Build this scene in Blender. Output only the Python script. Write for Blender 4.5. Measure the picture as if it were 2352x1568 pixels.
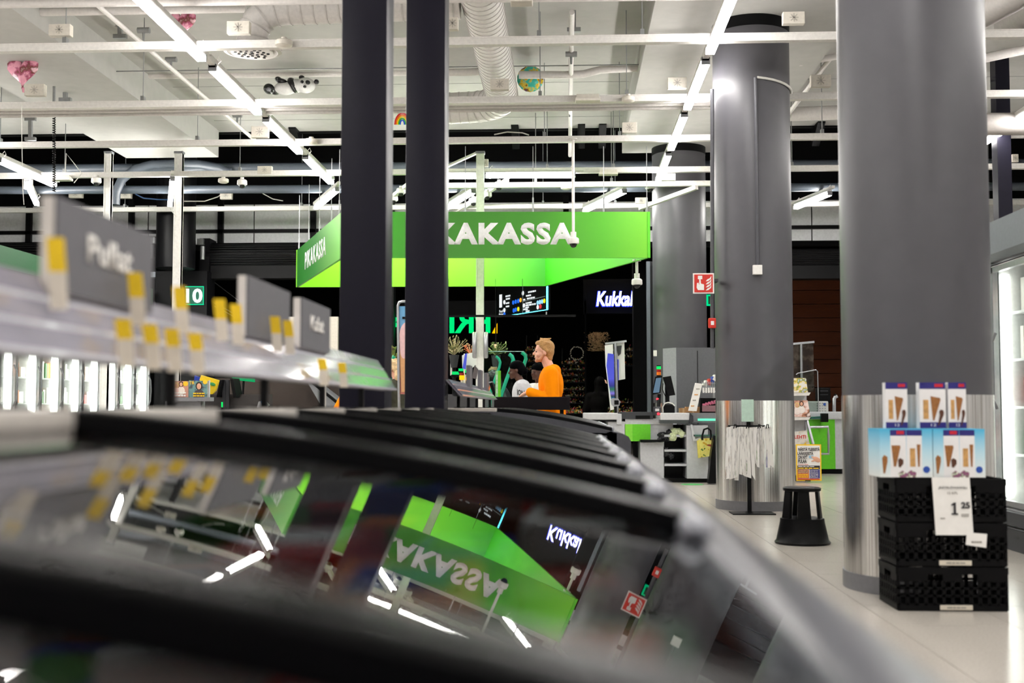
import bpy, bmesh, math, random
from mathutils import Vector, Matrix, Euler, noise
random.seed(7)
for _o in list(bpy.data.objects): bpy.data.objects.remove(_o)
SC = bpy.context.scene
COL = SC.collection
# ------------------------------------------------------------------ camera
FPX, CX, CY, CAMZ = 2700.0, 1176.0, 784.0, 1.08
PITCH = math.atan(152 / FPX)
YAW = math.atan(125 / FPX * math.cos(PITCH))
cd = bpy.data.cameras.new('camera'); cam = bpy.data.objects.new('camera', cd); COL.objects.link(cam)
cam.location = (0, 0, CAMZ); cam.rotation_euler = (math.pi / 2 + PITCH, 0, YAW)
cd.sensor_width = 36; cd.lens = FPX / 2352 * 36; cd.clip_start = 0.02; cd.clip_end = 120
cd.dof.use_dof = True; cd.dof.focus_distance = 15.0; cd.dof.aperture_fstop = 2.0
SC.camera = cam
# ------------------------------------------------------------------ world, exposure
wd = bpy.data.worlds.new('world'); SC.world = wd; wd.use_nodes = True
wd.node_tree.nodes['Background'].inputs[0].default_value = (0.6, 0.62, 0.65, 1)
wd.node_tree.nodes['Background'].inputs[1].default_value = 0.02
SC.view_settings.view_transform = 'Standard'; SC.view_settings.look = 'None'
SC.view_settings.exposure = 0.3; SC.view_settings.gamma = 1.0; SC.view_settings.use_curve_mapping = False
LAMP = 60.0            # emission of the ceiling luminaires
cy = SC.cycles
cy.max_bounces = 5; cy.diffuse_bounces = 3; cy.glossy_bounces = 3; cy.transmission_bounces = 2
cy.transparent_max_bounces = 8; cy.caustics_reflective = False; cy.caustics_refractive = False
cy.sample_clamp_indirect = 4.0; cy.adaptive_threshold = 0.07; cy.adaptive_min_samples = 12
# ------------------------------------------------------------------ pixel -> place
_F = Vector((-math.sin(YAW) * math.cos(PITCH), math.cos(YAW) * math.cos(PITCH), math.sin(PITCH)))
_R = Vector((math.cos(YAW), math.sin(YAW), 0)); _U = _R.cross(_F)
CAM = Vector((0, 0, CAMZ))
def ray(px, py): return _F + _R * ((px - CX) / FPX) - _U * ((py - CY) / FPX)
def W(px, py, Y): d = ray(px, py); return CAM + d * (Y / d.y)
def WZ(px, py, z): d = ray(px, py); return CAM + d * ((z - CAMZ) / d.z)
def WX(px, py, x): d = ray(px, py); return CAM + d * (x / d.x)
# ------------------------------------------------------------------ materials
def lin(c): return tuple((x / 12.92 if x <= 0.04045 else ((x + 0.055) / 1.055) ** 2.4) for x in [v / 255 for v in c])
_M = {}
def mat(name, rgb, rough=0.5, metal=0.0, var=0.06, scale=30.0, bump=0.0, spec=0.5, aniso=None):
    if name in _M: return _M[name]
    m = bpy.data.materials.new(name); m.use_nodes = True; nt = m.node_tree; b = nt.nodes['Principled BSDF']
    c = lin(rgb); L = nt.links.new
    tc = nt.nodes.new('ShaderNodeTexCoord'); n = nt.nodes.new('ShaderNodeTexNoise')
    n.inputs['Scale'].default_value = scale; n.inputs['Detail'].default_value = 3
    if aniso:
        mp = nt.nodes.new('ShaderNodeMapping'); mp.inputs['Scale'].default_value = aniso
        L(tc.outputs['Object'], mp.inputs[0]); L(mp.outputs[0], n.inputs['Vector'])
    else: L(tc.outputs['Object'], n.inputs['Vector'])
    r = nt.nodes.new('ShaderNodeValToRGB'); e = r.color_ramp.elements
    e[0].position = 0.3; e[1].position = 0.7
    e[0].color = (*[max(0, x * (1 - var)) for x in c], 1); e[1].color = (*[min(1, x * (1 + var)) for x in c], 1)
    L(n.outputs['Fac'], r.inputs[0]); L(r.outputs[0], b.inputs['Base Color'])
    b.inputs['Roughness'].default_value = rough; b.inputs['Metallic'].default_value = metal
    b.inputs['Specular IOR Level'].default_value = spec
    if bump:
        bp = nt.nodes.new('ShaderNodeBump'); bp.inputs['Strength'].default_value = bump; bp.inputs['Distance'].default_value = 0.01
        L(n.outputs['Fac'], bp.inputs['Height']); L(bp.outputs[0], b.inputs['Normal'])
    _M[name] = m; return m
def emi(name, rgb, s):
    if name in _M: return _M[name]
    m = bpy.data.materials.new(name); m.use_nodes = True; nt = m.node_tree; nt.nodes.clear()
    o = nt.nodes.new('ShaderNodeOutputMaterial'); e = nt.nodes.new('ShaderNodeEmission')
    e.inputs[0].default_value = (*lin(rgb), 1); e.inputs[1].default_value = s
    if name not in ('led_diffuser', 'led_diffuser_bright', 'cabinet_led', 'cabinet_led_soft', 'added_lamp_bulb'): m.cycles.emission_sampling = 'NONE'
    nt.links.new(e.outputs[0], o.inputs[0]); _M[name] = m; return m
def glass(name, tint=(235, 240, 240), ior=1.45, rough=0.02):
    if name in _M: return _M[name]
    m = bpy.data.materials.new(name); m.use_nodes = True; nt = m.node_tree; nt.nodes.clear(); L = nt.links.new
    o = nt.nodes.new('ShaderNodeOutputMaterial'); mx = nt.nodes.new('ShaderNodeMixShader'); f = nt.nodes.new('ShaderNodeFresnel')
    t = nt.nodes.new('ShaderNodeBsdfTransparent'); g = nt.nodes.new('ShaderNodeBsdfGlossy')
    t.inputs[0].default_value = (*lin(tint), 1); g.inputs['Roughness'].default_value = rough; f.inputs[0].default_value = ior
    gm = nt.nodes.new('ShaderNodeNewGeometry'); iv = nt.nodes.new('ShaderNodeMath'); iv.operation = 'SUBTRACT'; iv.inputs[0].default_value = 1; L(gm.outputs['Backfacing'], iv.inputs[1])
    ml = nt.nodes.new('ShaderNodeMath'); ml.operation = 'MULTIPLY'; L(f.outputs[0], ml.inputs[0]); L(iv.outputs[0], ml.inputs[1])   # the inner faces of the sheet do not mirror again
    L(ml.outputs[0], mx.inputs[0]); L(t.outputs[0], mx.inputs[1]); L(g.outputs[0], mx.inputs[2]); L(mx.outputs[0], o.inputs[0])
    _M[name] = m; return m
def rampmat(name, stops, axis=0, rough=0.45, lo=0.0, hi=1.0, kind='lin', scale=4.0):
    """colour design: a ramp along one generated axis (or a noise/voronoi print)"""
    if name in _M: return _M[name]
    m = bpy.data.materials.new(name); m.use_nodes = True; nt = m.node_tree; b = nt.nodes['Principled BSDF']; L = nt.links.new
    tc = nt.nodes.new('ShaderNodeTexCoord'); r = nt.nodes.new('ShaderNodeValToRGB')
    if kind == 'lin':
        s = nt.nodes.new('ShaderNodeSeparateXYZ'); L(tc.outputs['Generated'], s.inputs[0]); L(s.outputs[axis], r.inputs[0])
    elif kind == 'streak':
        n = nt.nodes.new('ShaderNodeTexNoise'); n.inputs['Scale'].default_value = scale; n.inputs['Detail'].default_value = 3; mp = nt.nodes.new('ShaderNodeMapping'); mp.inputs['Scale'].default_value = (4, 1, .35)
        L(tc.outputs['Object'], mp.inputs[0]); L(mp.outputs[0], n.inputs['Vector']); L(n.outputs['Fac'], r.inputs[0])
    elif kind == 'vor':
        v = nt.nodes.new('ShaderNodeTexVoronoi'); v.inputs['Scale'].default_value = scale; L(tc.outputs['Object'], v.inputs['Vector'])
        s = nt.nodes.new('ShaderNodeSeparateColor'); L(v.outputs['Color'], s.inputs[0]); L(s.outputs[0], r.inputs[0])
        r.color_ramp.interpolation = 'CONSTANT'
    else:
        n = nt.nodes.new('ShaderNodeTexNoise'); n.inputs['Scale'].default_value = scale; n.inputs['Detail'].default_value = 4
        L(tc.outputs['Object'], n.inputs['Vector']); L(n.outputs['Fac'], r.inputs[0])
    e = r.color_ramp.elements
    while len(e) < len(stops): e.new(0.5)
    for i, (p, c) in enumerate(stops): e[i].position = p; e[i].color = (*lin(c), 1)
    L(r.outputs[0], b.inputs['Base Color']); b.inputs['Roughness'].default_value = rough
    _M[name] = m; return m
# ------------------------------------------------------------------ objects
ORG = {}
def tag(o, label, cat, group=None, kind=None):
    if label: o['label'] = label
    if cat: o['category'] = cat
    if group: o['group'] = group
    if kind: o['kind'] = kind
    return o
def thing(name, label, cat, loc, group=None):
    o = bpy.data.objects.new(name, None); COL.objects.link(o); o.location = loc; o.empty_display_size = 0.1
    ORG[o] = Vector(loc); return tag(o, label, cat, group)
def place(name, me, m, parent=None, loc=None, label=None):
    """me is in world coordinates; link it as one object under parent (whose origin is known) or at loc"""
    o = bpy.data.objects.new(name, me); COL.objects.link(o)
    if m is not None and not me.materials: me.materials.append(m)
    if parent is not None:
        o.parent = parent; org = ORG[parent]; ORG[o] = org
    else:
        org = Vector(loc) if loc is not None else Vector((0, 0, 0)); o.location = org; ORG[o] = org
    me.transform(Matrix.Translation(-org))
    if label: o['label'] = label
    return o
class B:
    def __init__(s): s.bm = bmesh.new()
    def hexa(s, P):
        v = [s.bm.verts.new(p) for p in P]
        for f in ((3, 2, 1, 0), (4, 5, 6, 7), (0, 1, 5, 4), (1, 2, 6, 5), (2, 3, 7, 6), (3, 0, 4, 7)): s.bm.faces.new([v[i] for i in f])
        return s
    def box(s, x0, y0, z0, x1, y1, z1):
        x0, x1 = min(x0, x1), max(x0, x1); y0, y1 = min(y0, y1), max(y0, y1); z0, z1 = min(z0, z1), max(z0, z1)
        return s.hexa([(x0, y0, z0), (x1, y0, z0), (x1, y1, z0), (x0, y1, z0), (x0, y0, z1), (x1, y0, z1), (x1, y1, z1), (x0, y1, z1)])
    def obox(s, c, size, rot=(0, 0, 0)):
        c = Vector(c); R = Euler(rot).to_matrix(); h = Vector(size) / 2
        return s.hexa([c + R @ Vector((a * h.x, b * h.y, d * h.z)) for d in (-1, 1) for a, b in ((-1, -1), (1, -1), (1, 1), (-1, 1))])
    def bar(s, p, q, w, h=None, up=(0, 0, 1)):
        p, q, up = Vector(p), Vector(q), Vector(up); h = h or w; d = (q - p).normalized()
        if abs(d.dot(up)) > 0.99: up = Vector((0, 1, 0))
        r = d.cross(up).normalized(); u = r.cross(d)
        return s.hexa([e + r * (a * w / 2) + u * (b * h / 2) for e in (p, q) for a, b in ((-1, -1), (1, -1), (1, 1), (-1, 1))])
    def px(s, x0, y0, x1, y1, Y, dep):
        a, b = W(x0, y1, Y), W(x1, y0, Y); return s.box(a.x, Y, a.z, b.x, Y + dep, b.z)
    def cyl(s, p, q, r0, r1=None, n=16, caps=True):
        p, q = Vector(p), Vector(q); r1 = r0 if r1 is None else r1; d = (q - p).normalized()
        a = d.orthogonal().normalized(); b = d.cross(a); rings = []
        for e, r in ((p, r0), (q, r1)):
            rings.append([s.bm.verts.new(e + (a * math.cos(t) + b * math.sin(t)) * r) for t in [2 * math.pi * i / n for i in range(n)]])
        for i in range(n): s.bm.faces.new([rings[0][i], rings[0][(i + 1) % n], rings[1][(i + 1) % n], rings[1][i]])
        if caps: s.bm.faces.new(rings[0][::-1]); s.bm.faces.new(rings[1])
        return s
    def tube(s, pts, r, n=8, rad=None):
        pts = [Vector(p) for p in pts]; prev = None; a = None
        for i, p in enumerate(pts):
            d = (pts[min(i + 1, len(pts) - 1)] - pts[max(i - 1, 0)]).normalized()
            a = (a - d * a.dot(d)).normalized() if a is not None and (a - d * a.dot(d)).length > 1e-4 else d.orthogonal().normalized()
            b = d.cross(a); rr = rad[i] if rad else r
            ring = [s.bm.verts.new(p + (a * math.cos(2 * math.pi * k / n) + b * math.sin(2 * math.pi * k / n)) * rr) for k in range(n)]
            if prev:
                for k in range(n): s.bm.faces.new([prev[k], prev[(k + 1) % n], ring[(k + 1) % n], ring[k]])
            else: s.bm.faces.new(ring[::-1])
            prev = ring
        s.bm.faces.new(prev); return s
    def lathe(s, c, prof, n=24):
        """prof: list of (radius, z) about the vertical through c"""
        c = Vector(c); rings = [[s.bm.verts.new(c + Vector((r * math.cos(2 * math.pi * k / n), r * math.sin(2 * math.pi * k / n), z))) for k in range(n)] for r, z in prof]
        for a, b in zip(rings, rings[1:]):
            for k in range(n): s.bm.faces.new([a[k], a[(k + 1) % n], b[(k + 1) % n], b[k]])
        s.bm.faces.new(rings[0][::-1]); s.bm.faces.new(rings[-1]); return s
    def ell(s, c, rad, rot=(0, 0, 0), u=14, v=9):
        M = Matrix.Translation(Vector(c)) @ Euler(rot).to_matrix().to_4x4() @ Matrix.Diagonal((*rad, 1))
        bmesh.ops.create_uvsphere(s.bm, u_segments=u, v_segments=v, radius=1, matrix=M); return s
    def prism(s, pts, off):
        """closed outline (3-D points) swept by the vector off"""
        off = Vector(off); a = [s.bm.verts.new(Vector(p)) for p in pts]; b = [s.bm.verts.new(Vector(p) + off) for p in pts]; n = len(a)
        s.bm.faces.new(a); s.bm.faces.new(b[::-1])
        for i in range(n): s.bm.faces.new([a[i], b[i], b[(i + 1) % n], a[(i + 1) % n]])
        return s
    def cap(s, p, q, r0, r1=None, n=10):
        """rounded limb"""
        r1 = r0 if r1 is None else r1; s.cyl(p, q, r0, r1, n); s.ell(p, (r0,) * 3, u=n, v=6); s.ell(q, (r1,) * 3, u=n, v=6); return s
    def mesh(s, smooth=None, bevel=0.0):
        if bevel:
            bmesh.ops.remove_doubles(s.bm, verts=s.bm.verts, dist=1e-6)
            bmesh.ops.bevel(s.bm, geom=[e for e in s.bm.edges if len(e.link_faces) == 2 and e.calc_face_angle(0) > 0.6], offset=bevel, segments=2, profile=0.6, affect='EDGES')
        bmesh.ops.recalc_face_normals(s.bm, faces=s.bm.faces)
        me = bpy.data.meshes.new('m'); s.bm.to_mesh(me); s.bm.free()
        if smooth is not None:
            me.polygons.foreach_set('use_smooth', [True] * len(me.polygons))
            me.set_sharp_from_angle(angle=math.radians(smooth))
        return me
    def obj(s, name, m, parent=None, loc=None, smooth=None, label=None, bevel=0.0):
        return place(name, s.mesh(smooth, bevel), m, parent, loc, label)
def struct(o): o['kind'] = 'structure'; return o
SCRATCH = bpy.data.scenes.new('scratch')
def evaluated_mesh(o):
    COL.objects.unlink(o); SCRATCH.collection.objects.link(o); vl = SCRATCH.view_layers[0]; vl.update()
    return bpy.data.meshes.new_from_object(o.evaluated_get(vl.depsgraph))
def text(s, m, parent, c, w, h=None, right=(1, 0, 0), up=(0, 0, 1), bold=0.0, ext=0.002, shear=0.0, name='lettering', mirror=False, spacing=1.0):
    """flat lettering centred on c, fitted to width w (and height h), standing proud along right x up"""
    cu = bpy.data.curves.new('t', 'FONT'); cu.body = s; cu.size = 1; cu.offset = bold; cu.shear = shear; cu.resolution_u = 3; cu.space_character = spacing
    o = bpy.data.objects.new('t', cu); COL.objects.link(o); me = evaluated_mesh(o)
    bpy.data.objects.remove(o); bpy.data.curves.remove(cu); me.materials.clear()
    xs = [v.co.x for v in me.vertices]; ys = [v.co.y for v in me.vertices]
    x0, x1, y0, y1 = min(xs), max(xs), min(ys), max(ys); sx = w / (x1 - x0); sy = h / (y1 - y0) if h else sx
    if mirror: sx = -sx
    r, u = Vector(right).normalized(), Vector(up).normalized(); n = r.cross(u); c = Vector(c)
    bm = bmesh.new(); bm.from_mesh(me)
    for v in bm.verts: v.co = c + r * ((v.co.x - (x0 + x1) / 2) * sx) + u * ((v.co.y - (y0 + y1) / 2) * sy) + n * 0.001
    if ext:
        g = bmesh.ops.extrude_face_region(bm, geom=bm.faces[:]); 
        for v in [e for e in g['geom'] if isinstance(e, bmesh.types.BMVert)]: v.co += n * ext
    bmesh.ops.recalc_face_normals(bm, faces=bm.faces); bm.to_mesh(me); bm.free()
    return place(name, me, m, parent)
def lines(parent, m, c, w, h, rows, right=(1, 0, 0), up=(0, 0, 1), name='print_lines', seed=1):
    """print too small to read: rows of little word-long strokes, centred on c"""
    rng = random.Random(seed); r, u = Vector(right).normalized(), Vector(up).normalized(); n = r.cross(u); c = Vector(c); b = B()
    for k in range(rows):
        y = h / 2 - (k + .5) * h / rows; t = h / rows * .55; x = -w / 2
        while x < w / 2 * rng.uniform(.7, 1):
            L = min(w / 2 - x, w * rng.uniform(.1, .3)); o = c + u * y + n * .0015
            b.hexa([o + r * (x + a * L) + u * (d * t / 2) + n * e for e in (0, .0006) for a, d in ((0, -1), (1, -1), (1, 1), (0, 1))]); x += L + w * .04
    o = b.obj(name, m, parent); o['kind'] = 'stuff'; return o
def blob(b, voxel=0.012, smooth=4):
    """weld overlapping limbs and masses into one continuous skin"""
    me = b.mesh(); o = bpy.data.objects.new('t', me); COL.objects.link(o)
    r = o.modifiers.new('r', 'REMESH'); r.mode = 'VOXEL'; r.voxel_size = voxel; r.use_smooth_shade = True
    s = o.modifiers.new('s', 'SMOOTH'); s.iterations = smooth; s.factor = 0.5
    out = evaluated_mesh(o); bpy.data.objects.remove(o); return out
# ------------------------------------------------------------------ palette
WHITE = mat('white_paint', (236, 233, 228), 0.45); CONC = mat('ceiling_paint', (168, 167, 162), 0.85, var=0.04, scale=6, bump=0.15)
BLACKM = mat('black_metal', (7, 7, 9), 0.45, spec=.15); BLACKP = mat('black_plastic', (7, 7, 8), 0.4, var=0.15, spec=.15)
DARKW = mat('black_wall_paint', (4, 4, 5), 0.9, spec=.15); NAVY = mat('dark_column_paint', (26, 25, 36), 0.38, var=0.05, spec=.18)
GREYC = mat('grey_column_paint', (76, 75, 80), 0.42, var=0.04, scale=8); STEEL = mat('brushed_steel', (232, 226, 216), 0.22, 1.0, 0.5, 14, aniso=(9, 9, 0.08))
LGREY = mat('light_grey_laminate', (196, 198, 202), 0.4); MGREY = mat('mid_grey_paint', (120, 121, 126), 0.5); DGREY = mat('dark_grey_paint', (46, 47, 52), 0.5)
ALU = mat('aluminium', (190, 192, 196), 0.3, 0.9); GALV = mat('galvanised_steel', (150, 152, 152), 0.45, 0.7); PIPEG = mat('grey_pvc_pipe', (76, 83, 92), 0.4)
LIME = mat('lime_laminate', (98, 200, 30), 0.4); RED = mat('red_plastic', (205, 40, 25), 0.4); PAPER = mat('paper', (242, 240, 236), 0.7, var=0.02)
LED = emi('led_diffuser', (255, 251, 247), LAMP); LED2 = emi('led_diffuser_bright', (255, 252, 247), LAMP * 1.9); CAB_LED = emi('cabinet_led', (255, 252, 246), 7.0); CAB_LED2 = emi('cabinet_led_soft', (255, 252, 246), 5.0)
# ================================================================== the building
YW = 23.0      # back wall of the shop
fl = struct(B().box(-16, -6, -0.1, 12, 36, -0.004).obj('floor', mat('floor_grout', (150, 146, 140), 0.7)))
TILE = mat('terrazzo_tile', (196, 189, 180), 0.2, 0, 0.1, 90)
tb = B().box(0, 0, -0.02, 0.596, 0.596, 0.0).mesh(); tb.materials.append(TILE)
for i in range(-2, 10):
    for j in range(0, 24):
        t = bpy.data.objects.new('tile', tb); COL.objects.link(t); t.parent = fl; t.location = (0.42 + i * 0.6, 4.2 + j * 0.6, 0)
bt = B()
for x0, y0, x1, y1 in ((-15.9, -5.9, -0.79, 35.9), (6.41, -5.9, 11.9, 35.9), (-0.78, -5.9, 6.4, 4.19), (-0.78, 18.61, 6.4, 35.9)): bt.box(x0, y0, -0.02, x1, y1, -0.0005)
o = bt.obj('tile', TILE, fl); o['kind'] = 'stuff'
ZT, ZB = CAMZ + 4.65, CAMZ + 4.2
ce = struct(B().box(-16, -6, ZT, 12, 19.4, ZT + 0.3).obj('ceiling', CONC))
jn = B()
for y in range(-4, 20, 2): jn.box(-5.7, y + .6, ZT - 0.004, .9, y + .615, ZT + .01); jn.box(3.3, y + .6, ZT - 0.004, 9, y + .615, ZT + .01)
jn.obj('slab_joint', mat('slab_joint', (150, 150, 146), .9), ce)
for n, (x0, x1) in enumerate(((-7.4, -5.83), (.93, 3.1), (7.6, 9.2))):
    struct(B().box(x0, -6, ZB, x1, 19.3, ZT + .02).obj('trim_%d' % (n + 1), CONC))
struct(B().box(-16, 19.42, 7.6, 12, 36, 7.7).obj('trim_4', DARKW))
struct(B().box(-16, 19.4, ZT - .02, 12, 19.5, 7.65).obj('trim_5', DARKW))
bk = B()
for x in (.55, .2, -.9, -3.4, -4.6, 4.1, 5.3): bk.prism([(x, 19.1, ZT), (x, 19.1, ZT - .02), (x, 19.6, ZT - .3), (x, 19.6, ZT)], (.12, 0, 0))
bk.obj('bracket', BLACKM, ce)
struct(B().box(-16, -6, 0, -15.8, 36, 7.6).obj('wall_left', mat('wall_paint', (205, 205, 205), .7)))
struct(B().box(11.8, -6, 0, 12, 36, 7.6).obj('wall_right', mat('wall_paint', (205, 205, 205), .7)))
struct(B().box(-16, -6, 0, 12, -5.8, 7.6).obj('wall_front', mat('wall_paint', (205, 205, 205), .7)))
struct(B().box(-16, 35.8, 0, 12, 36, 7.6).obj('wall_mall', DARKW))
# back wall: black upper band, white panels in a black grid above the shutters
zpt, zpb = W(600, 467, YW).z, W(600, 560, YW).z
wb = struct(B().box(-15.8, YW, zpt, 11.8, YW + .2, 7.6).box(-15.8, YW + .06, zpb - .1, 11.8, YW + .2, zpt).obj('wall_back', DARKW))
xs = [W(p, 500, YW).x for p in (-420, -170, 68, 185, 303, 340, 420, 508, 583, 720, 900, 1100, 1300, 1480, 1650, 1865, 2000, 2250, 2450)]
zmid = W(600, 531, YW).z
PAN = mat('white_wall_panel', (240, 240, 242), .6)
for a, b in zip(xs, xs[1:]):
    B().box(a + .012, YW + .02, zmid + .03, b - .012, YW + .07, zpt - .02).obj('panel', PAN, wb)
    B().box(a + .012, YW + .02, zpb, b - .012, YW + .07, zmid - .03).obj('panel', PAN, wb)
fr = B()
for p in (-170, 68, 303, 508, 720, 900, 1300, 1650, 2000): x = W(p, 500, YW).x; fr.box(x - .055, YW - .06, zpb - .1, x + .055, YW + .02, zpt + .1)
fr.box(-15, YW - .06, zmid - .035, 11.5, YW + .02, zmid + .035)
fr.obj('panel_frame', BLACKM, wb)
# roller shutters over the mall openings
def shutter(p0, p1, label, y0=562):
    a, b = W(p0, y0, YW - .3), W(p1, 606, YW - .3); zc = (a.z + b.z) / 2; r = (a.z - b.z) / 2 + .02
    t = thing('roller_shutter', label, 'shutter', ((a.x + b.x) / 2, YW - .3, b.z - .3), 'roller shutters in the back wall')
    B().cyl((a.x, YW - .28, zc), (b.x, YW - .28, zc), r, n=28).obj('drum', BLACKM, t, smooth=40)
    s = B()
    for k in range(14):
        an = math.radians(95 + k * 14); s.cyl((a.x + .02, YW - .28 + math.cos(an) * r, zc + math.sin(an) * r), (b.x - .02, YW - .28 + math.cos(an) * r, zc + math.sin(an) * r), .016, n=6)
    o = s.obj('slat', mat('shutter_slat', (26, 26, 28), .28, .6), t); o['kind'] = 'stuff'
    B().box(a.x, YW - .42, b.z - .28, b.x, YW - .1, b.z - .03).obj('guide_box', mat('shutter_box', (9, 9, 11), .5, spec=.2), t)
    for x in (a.x, b.x):
        B().box(x - .1, YW - .5, b.z - .3, x + .1, YW - .06, a.z + .1).obj('end_plate', BLACKM, t)
        B().box(x - .05, YW - .36, 0, x + .05, YW - .1, b.z - .3).obj('guide_rail', BLACKM, t)
    m = B().cyl((b.x + .03, YW - .52, zc - .12), (b.x + .03, YW - .52, zc + .14), .045, n=12); m.box(b.x, YW - .6, zc + .16, b.x + .12, YW - .5, zc + .28)
    m.cyl((a.x - .03, YW - .52, zc - .12), (a.x - .03, YW - .52, zc + .14), .045, n=12); m.box(a.x - .12, YW - .6, zc + .16, a.x, YW - .5, zc + .28)
    m.obj('motor', GALV, t, smooth=40)
shutter(-260, 353, 'ribbed black roller shutter drum left of the black column')
shutter(477, 900, 'ribbed black roller shutter drum behind the green hanging sign')
shutter(1700, 2180, 'ribbed black roller shutter drum above the brown plank wall', 576)
# black cladding between the two left openings, with the round column above it
cl = B().px(352, 622, 476, 960, YW - .7, .5); cl.box(W(352, 0, YW - .7).x, YW - .7, 0, W(476, 0, YW - .7).x, YW - .2, 1)
struct(cl.obj('wall_pier', mat('pier_cladding', (14, 14, 17), .5, spec=.2)))
o = W(411, 620, 21.9); c = B().cyl((o.x, 21.7, o.z), (o.x, 21.7, 7.6), .36, n=40).obj('round_column', mat('black_column_paint', (10, 10, 13), .4, spec=.2), None, (o.x, 21.7, o.z), 40)
tag(c, 'black round column standing on the dark pier between two roller shutters', 'column')
# round grey columns with steel sleeves
def column(x, y, r, label, r2=None):
    t = thing('round_column', label, 'column', (x, y, 0), 'grey round columns with steel sleeves')
    B().cyl((x, y, 1.15), (x, y, ZB - .12), r, n=72).obj('shaft', GREYC, t, smooth=40)
    B().cyl((x, y, ZB - .12), (x, y, ZB), r + .004, n=72).obj('top_collar', BLACKM, t, smooth=40)
    B().cyl((x, y, .1), (x, y, 1.155), r + .004, n=96).obj('steel_sleeve', STEEL, t, smooth=40)
    B().cyl((x, y, 0), (x, y, .1), r + .012, n=72).obj('plinth', mat('plinth', (112, 112, 116), .5), t, smooth=40)
    return t
column(2.125, 7.26, .435, 'thick grey round column with steel sleeve behind the black crates')
COL2 = W(1734, 1000, 12.85); COL2.y = 12.85
c2 = column(COL2.x, COL2.y, .415, 'grey round column with steel sleeve behind the newspaper stand')
COL3 = W(1563, 940, 19.0); column(COL3.x, 19.0, .43, 'farthest grey round column, beside the grey cabinet')
# square dark columns
def square_column(p0, p1, Y, label):
    a, b = W(p0, 900, Y), W(p1, 900, Y); s = b.x - a.x; o = B().box(a.x, Y, 0, b.x, Y + s, ZT).obj('square_column', NAVY, None, (a.x + s / 2, Y + s / 2, 0), bevel=.008, smooth=50)
    tag(o, label, 'column', 'dark square columns')
square_column(778, 884, 6.45, 'left one of the two dark blue grey square columns')
square_column(929, 1020, 7.85, 'right one of the two dark blue grey square columns')
a = W(2292, 400, 15.4); o = B().box(a.x, 15.4, 0, a.x + .18, 15.6, ZT).obj('square_column', mat('dark_column_paint', (48, 47, 58)), None, (a.x, 15.5, 0), bevel=.006)
tag(o, 'slim black square column behind the fridge at the right edge', 'column', 'dark square columns')
# plank wall, wood, and dark mall beyond
pw = struct(B().px(1700, 600, 2250, 1080, 26.2, .2).obj('wall_plank', DARKW)); a = W(1700, 600, 26); b = W(2250, 1080, 26)
WOOD = mat('brown_plank', (66, 28, 6), .5, 0, .2, 6, aniso=(1, 8, 8), spec=.15)
z = 0.0
while z < a.z: B().box(a.x, 26.05, z + .006, b.x, 26.2, z + .298).obj('plank', WOOD, pw); z += .305
o = B().px(480, 868, 790, 985, 22.0, .3).obj('wall_low', mat('dark_brown_wall', (38, 24, 16), .6)); struct(o)
o = B().px(640, 727, 776, 960, 22.5, .1).obj('wall_panel', mat('pale_wall_panel', (226, 216, 204), .6)); struct(o)
es = thing('escalator', 'grey escalator side slanting down behind the left square column', 'escalator', W(690, 960, 21.5))
B().prism([W(700, 868, 21.5), W(712, 868, 21.5), W(800, 935, 21.5), W(800, 985, 21.5), W(770, 985, 21.5)], (0, .8, 0)).obj('side_panel', MGREY, es)
B().bar(W(640, 815, 21.4), W(800, 945, 21.4), .05).obj('handrail', BLACKP, es)
cb = thing('steel_cable', 'thin slanting steel cables in the opening right of the number sign', 'cable', W(480, 640, 23.6))
for y0, y1 in ((640, 760), (690, 775), (697, 782)): B().cyl(W(482, y0, 23.6), W(640, y1, 23.6), .008, n=6).obj('wire', GALV, cb)
# ---------------- ceiling services
RZ = CAMZ + 3.6
def rail(Y, label, z=RZ, x0=-11, x1=8.5, h=.055, rods=(-7.9, -4.9, -2.2, -.35, .8, 3.4, 6.2)):
    t = thing('ceiling_rail', label, 'rail', (0, Y, z), 'white ceiling rails')
    B().box(x0, Y - .03, z - h / 2, x1, Y + .03, z + h / 2).box(x0, Y - .042, z - h / 2 - .012, x1, Y + .042, z - h / 2).obj('rail', WHITE, t)
    B().box(x0, Y - .036, z + h / 2, x1, Y + .036, z + h / 2 + .014).obj('top_flange', WHITE, t)
    top = ZT if Y < 19 else 7.6
    for x in rods:
        if x0 < x < x1:
            B().cyl((x + .13 * math.sin(Y * 3 + x), Y, z), (x + .13 * math.sin(Y * 3 + x), Y, top), .006, n=6).obj('hanger_rod', GALV, t)
            xx = x + .13 * math.sin(Y * 3 + x); B().box(xx - .02, Y - .035, z + h / 2, xx + .02, Y + .035, z + h / 2 + .07).obj('clamp', GALV, t)
    return t
RY = [2700 * 3.6 / (936 - y) for y in (82, 221, 315, 388)]
rail(9.2, 'white ceiling rail running along the very top of the picture', RZ + .05)
for Y, nm in zip(RY, ('first white ceiling rail below the top, crossing behind the round diffuser disc', 'white ceiling rail just below the panda balloon', 'white ceiling rail that carries the long camera pole', 'white ceiling rail just above the long horizontal lamp')): rail(Y, nm)
rail(18.35, 'lower white ceiling rail right behind the long horizontal lamp', CAMZ + 3.5, -1.9, 3.3)
rail(2700 * 3.6 / (936 - 471), 'lowest white ceiling rail, just above the white wall panels', RZ)
rail(7.0, 'white ceiling rail above the camera, out of the picture', RZ)
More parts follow.
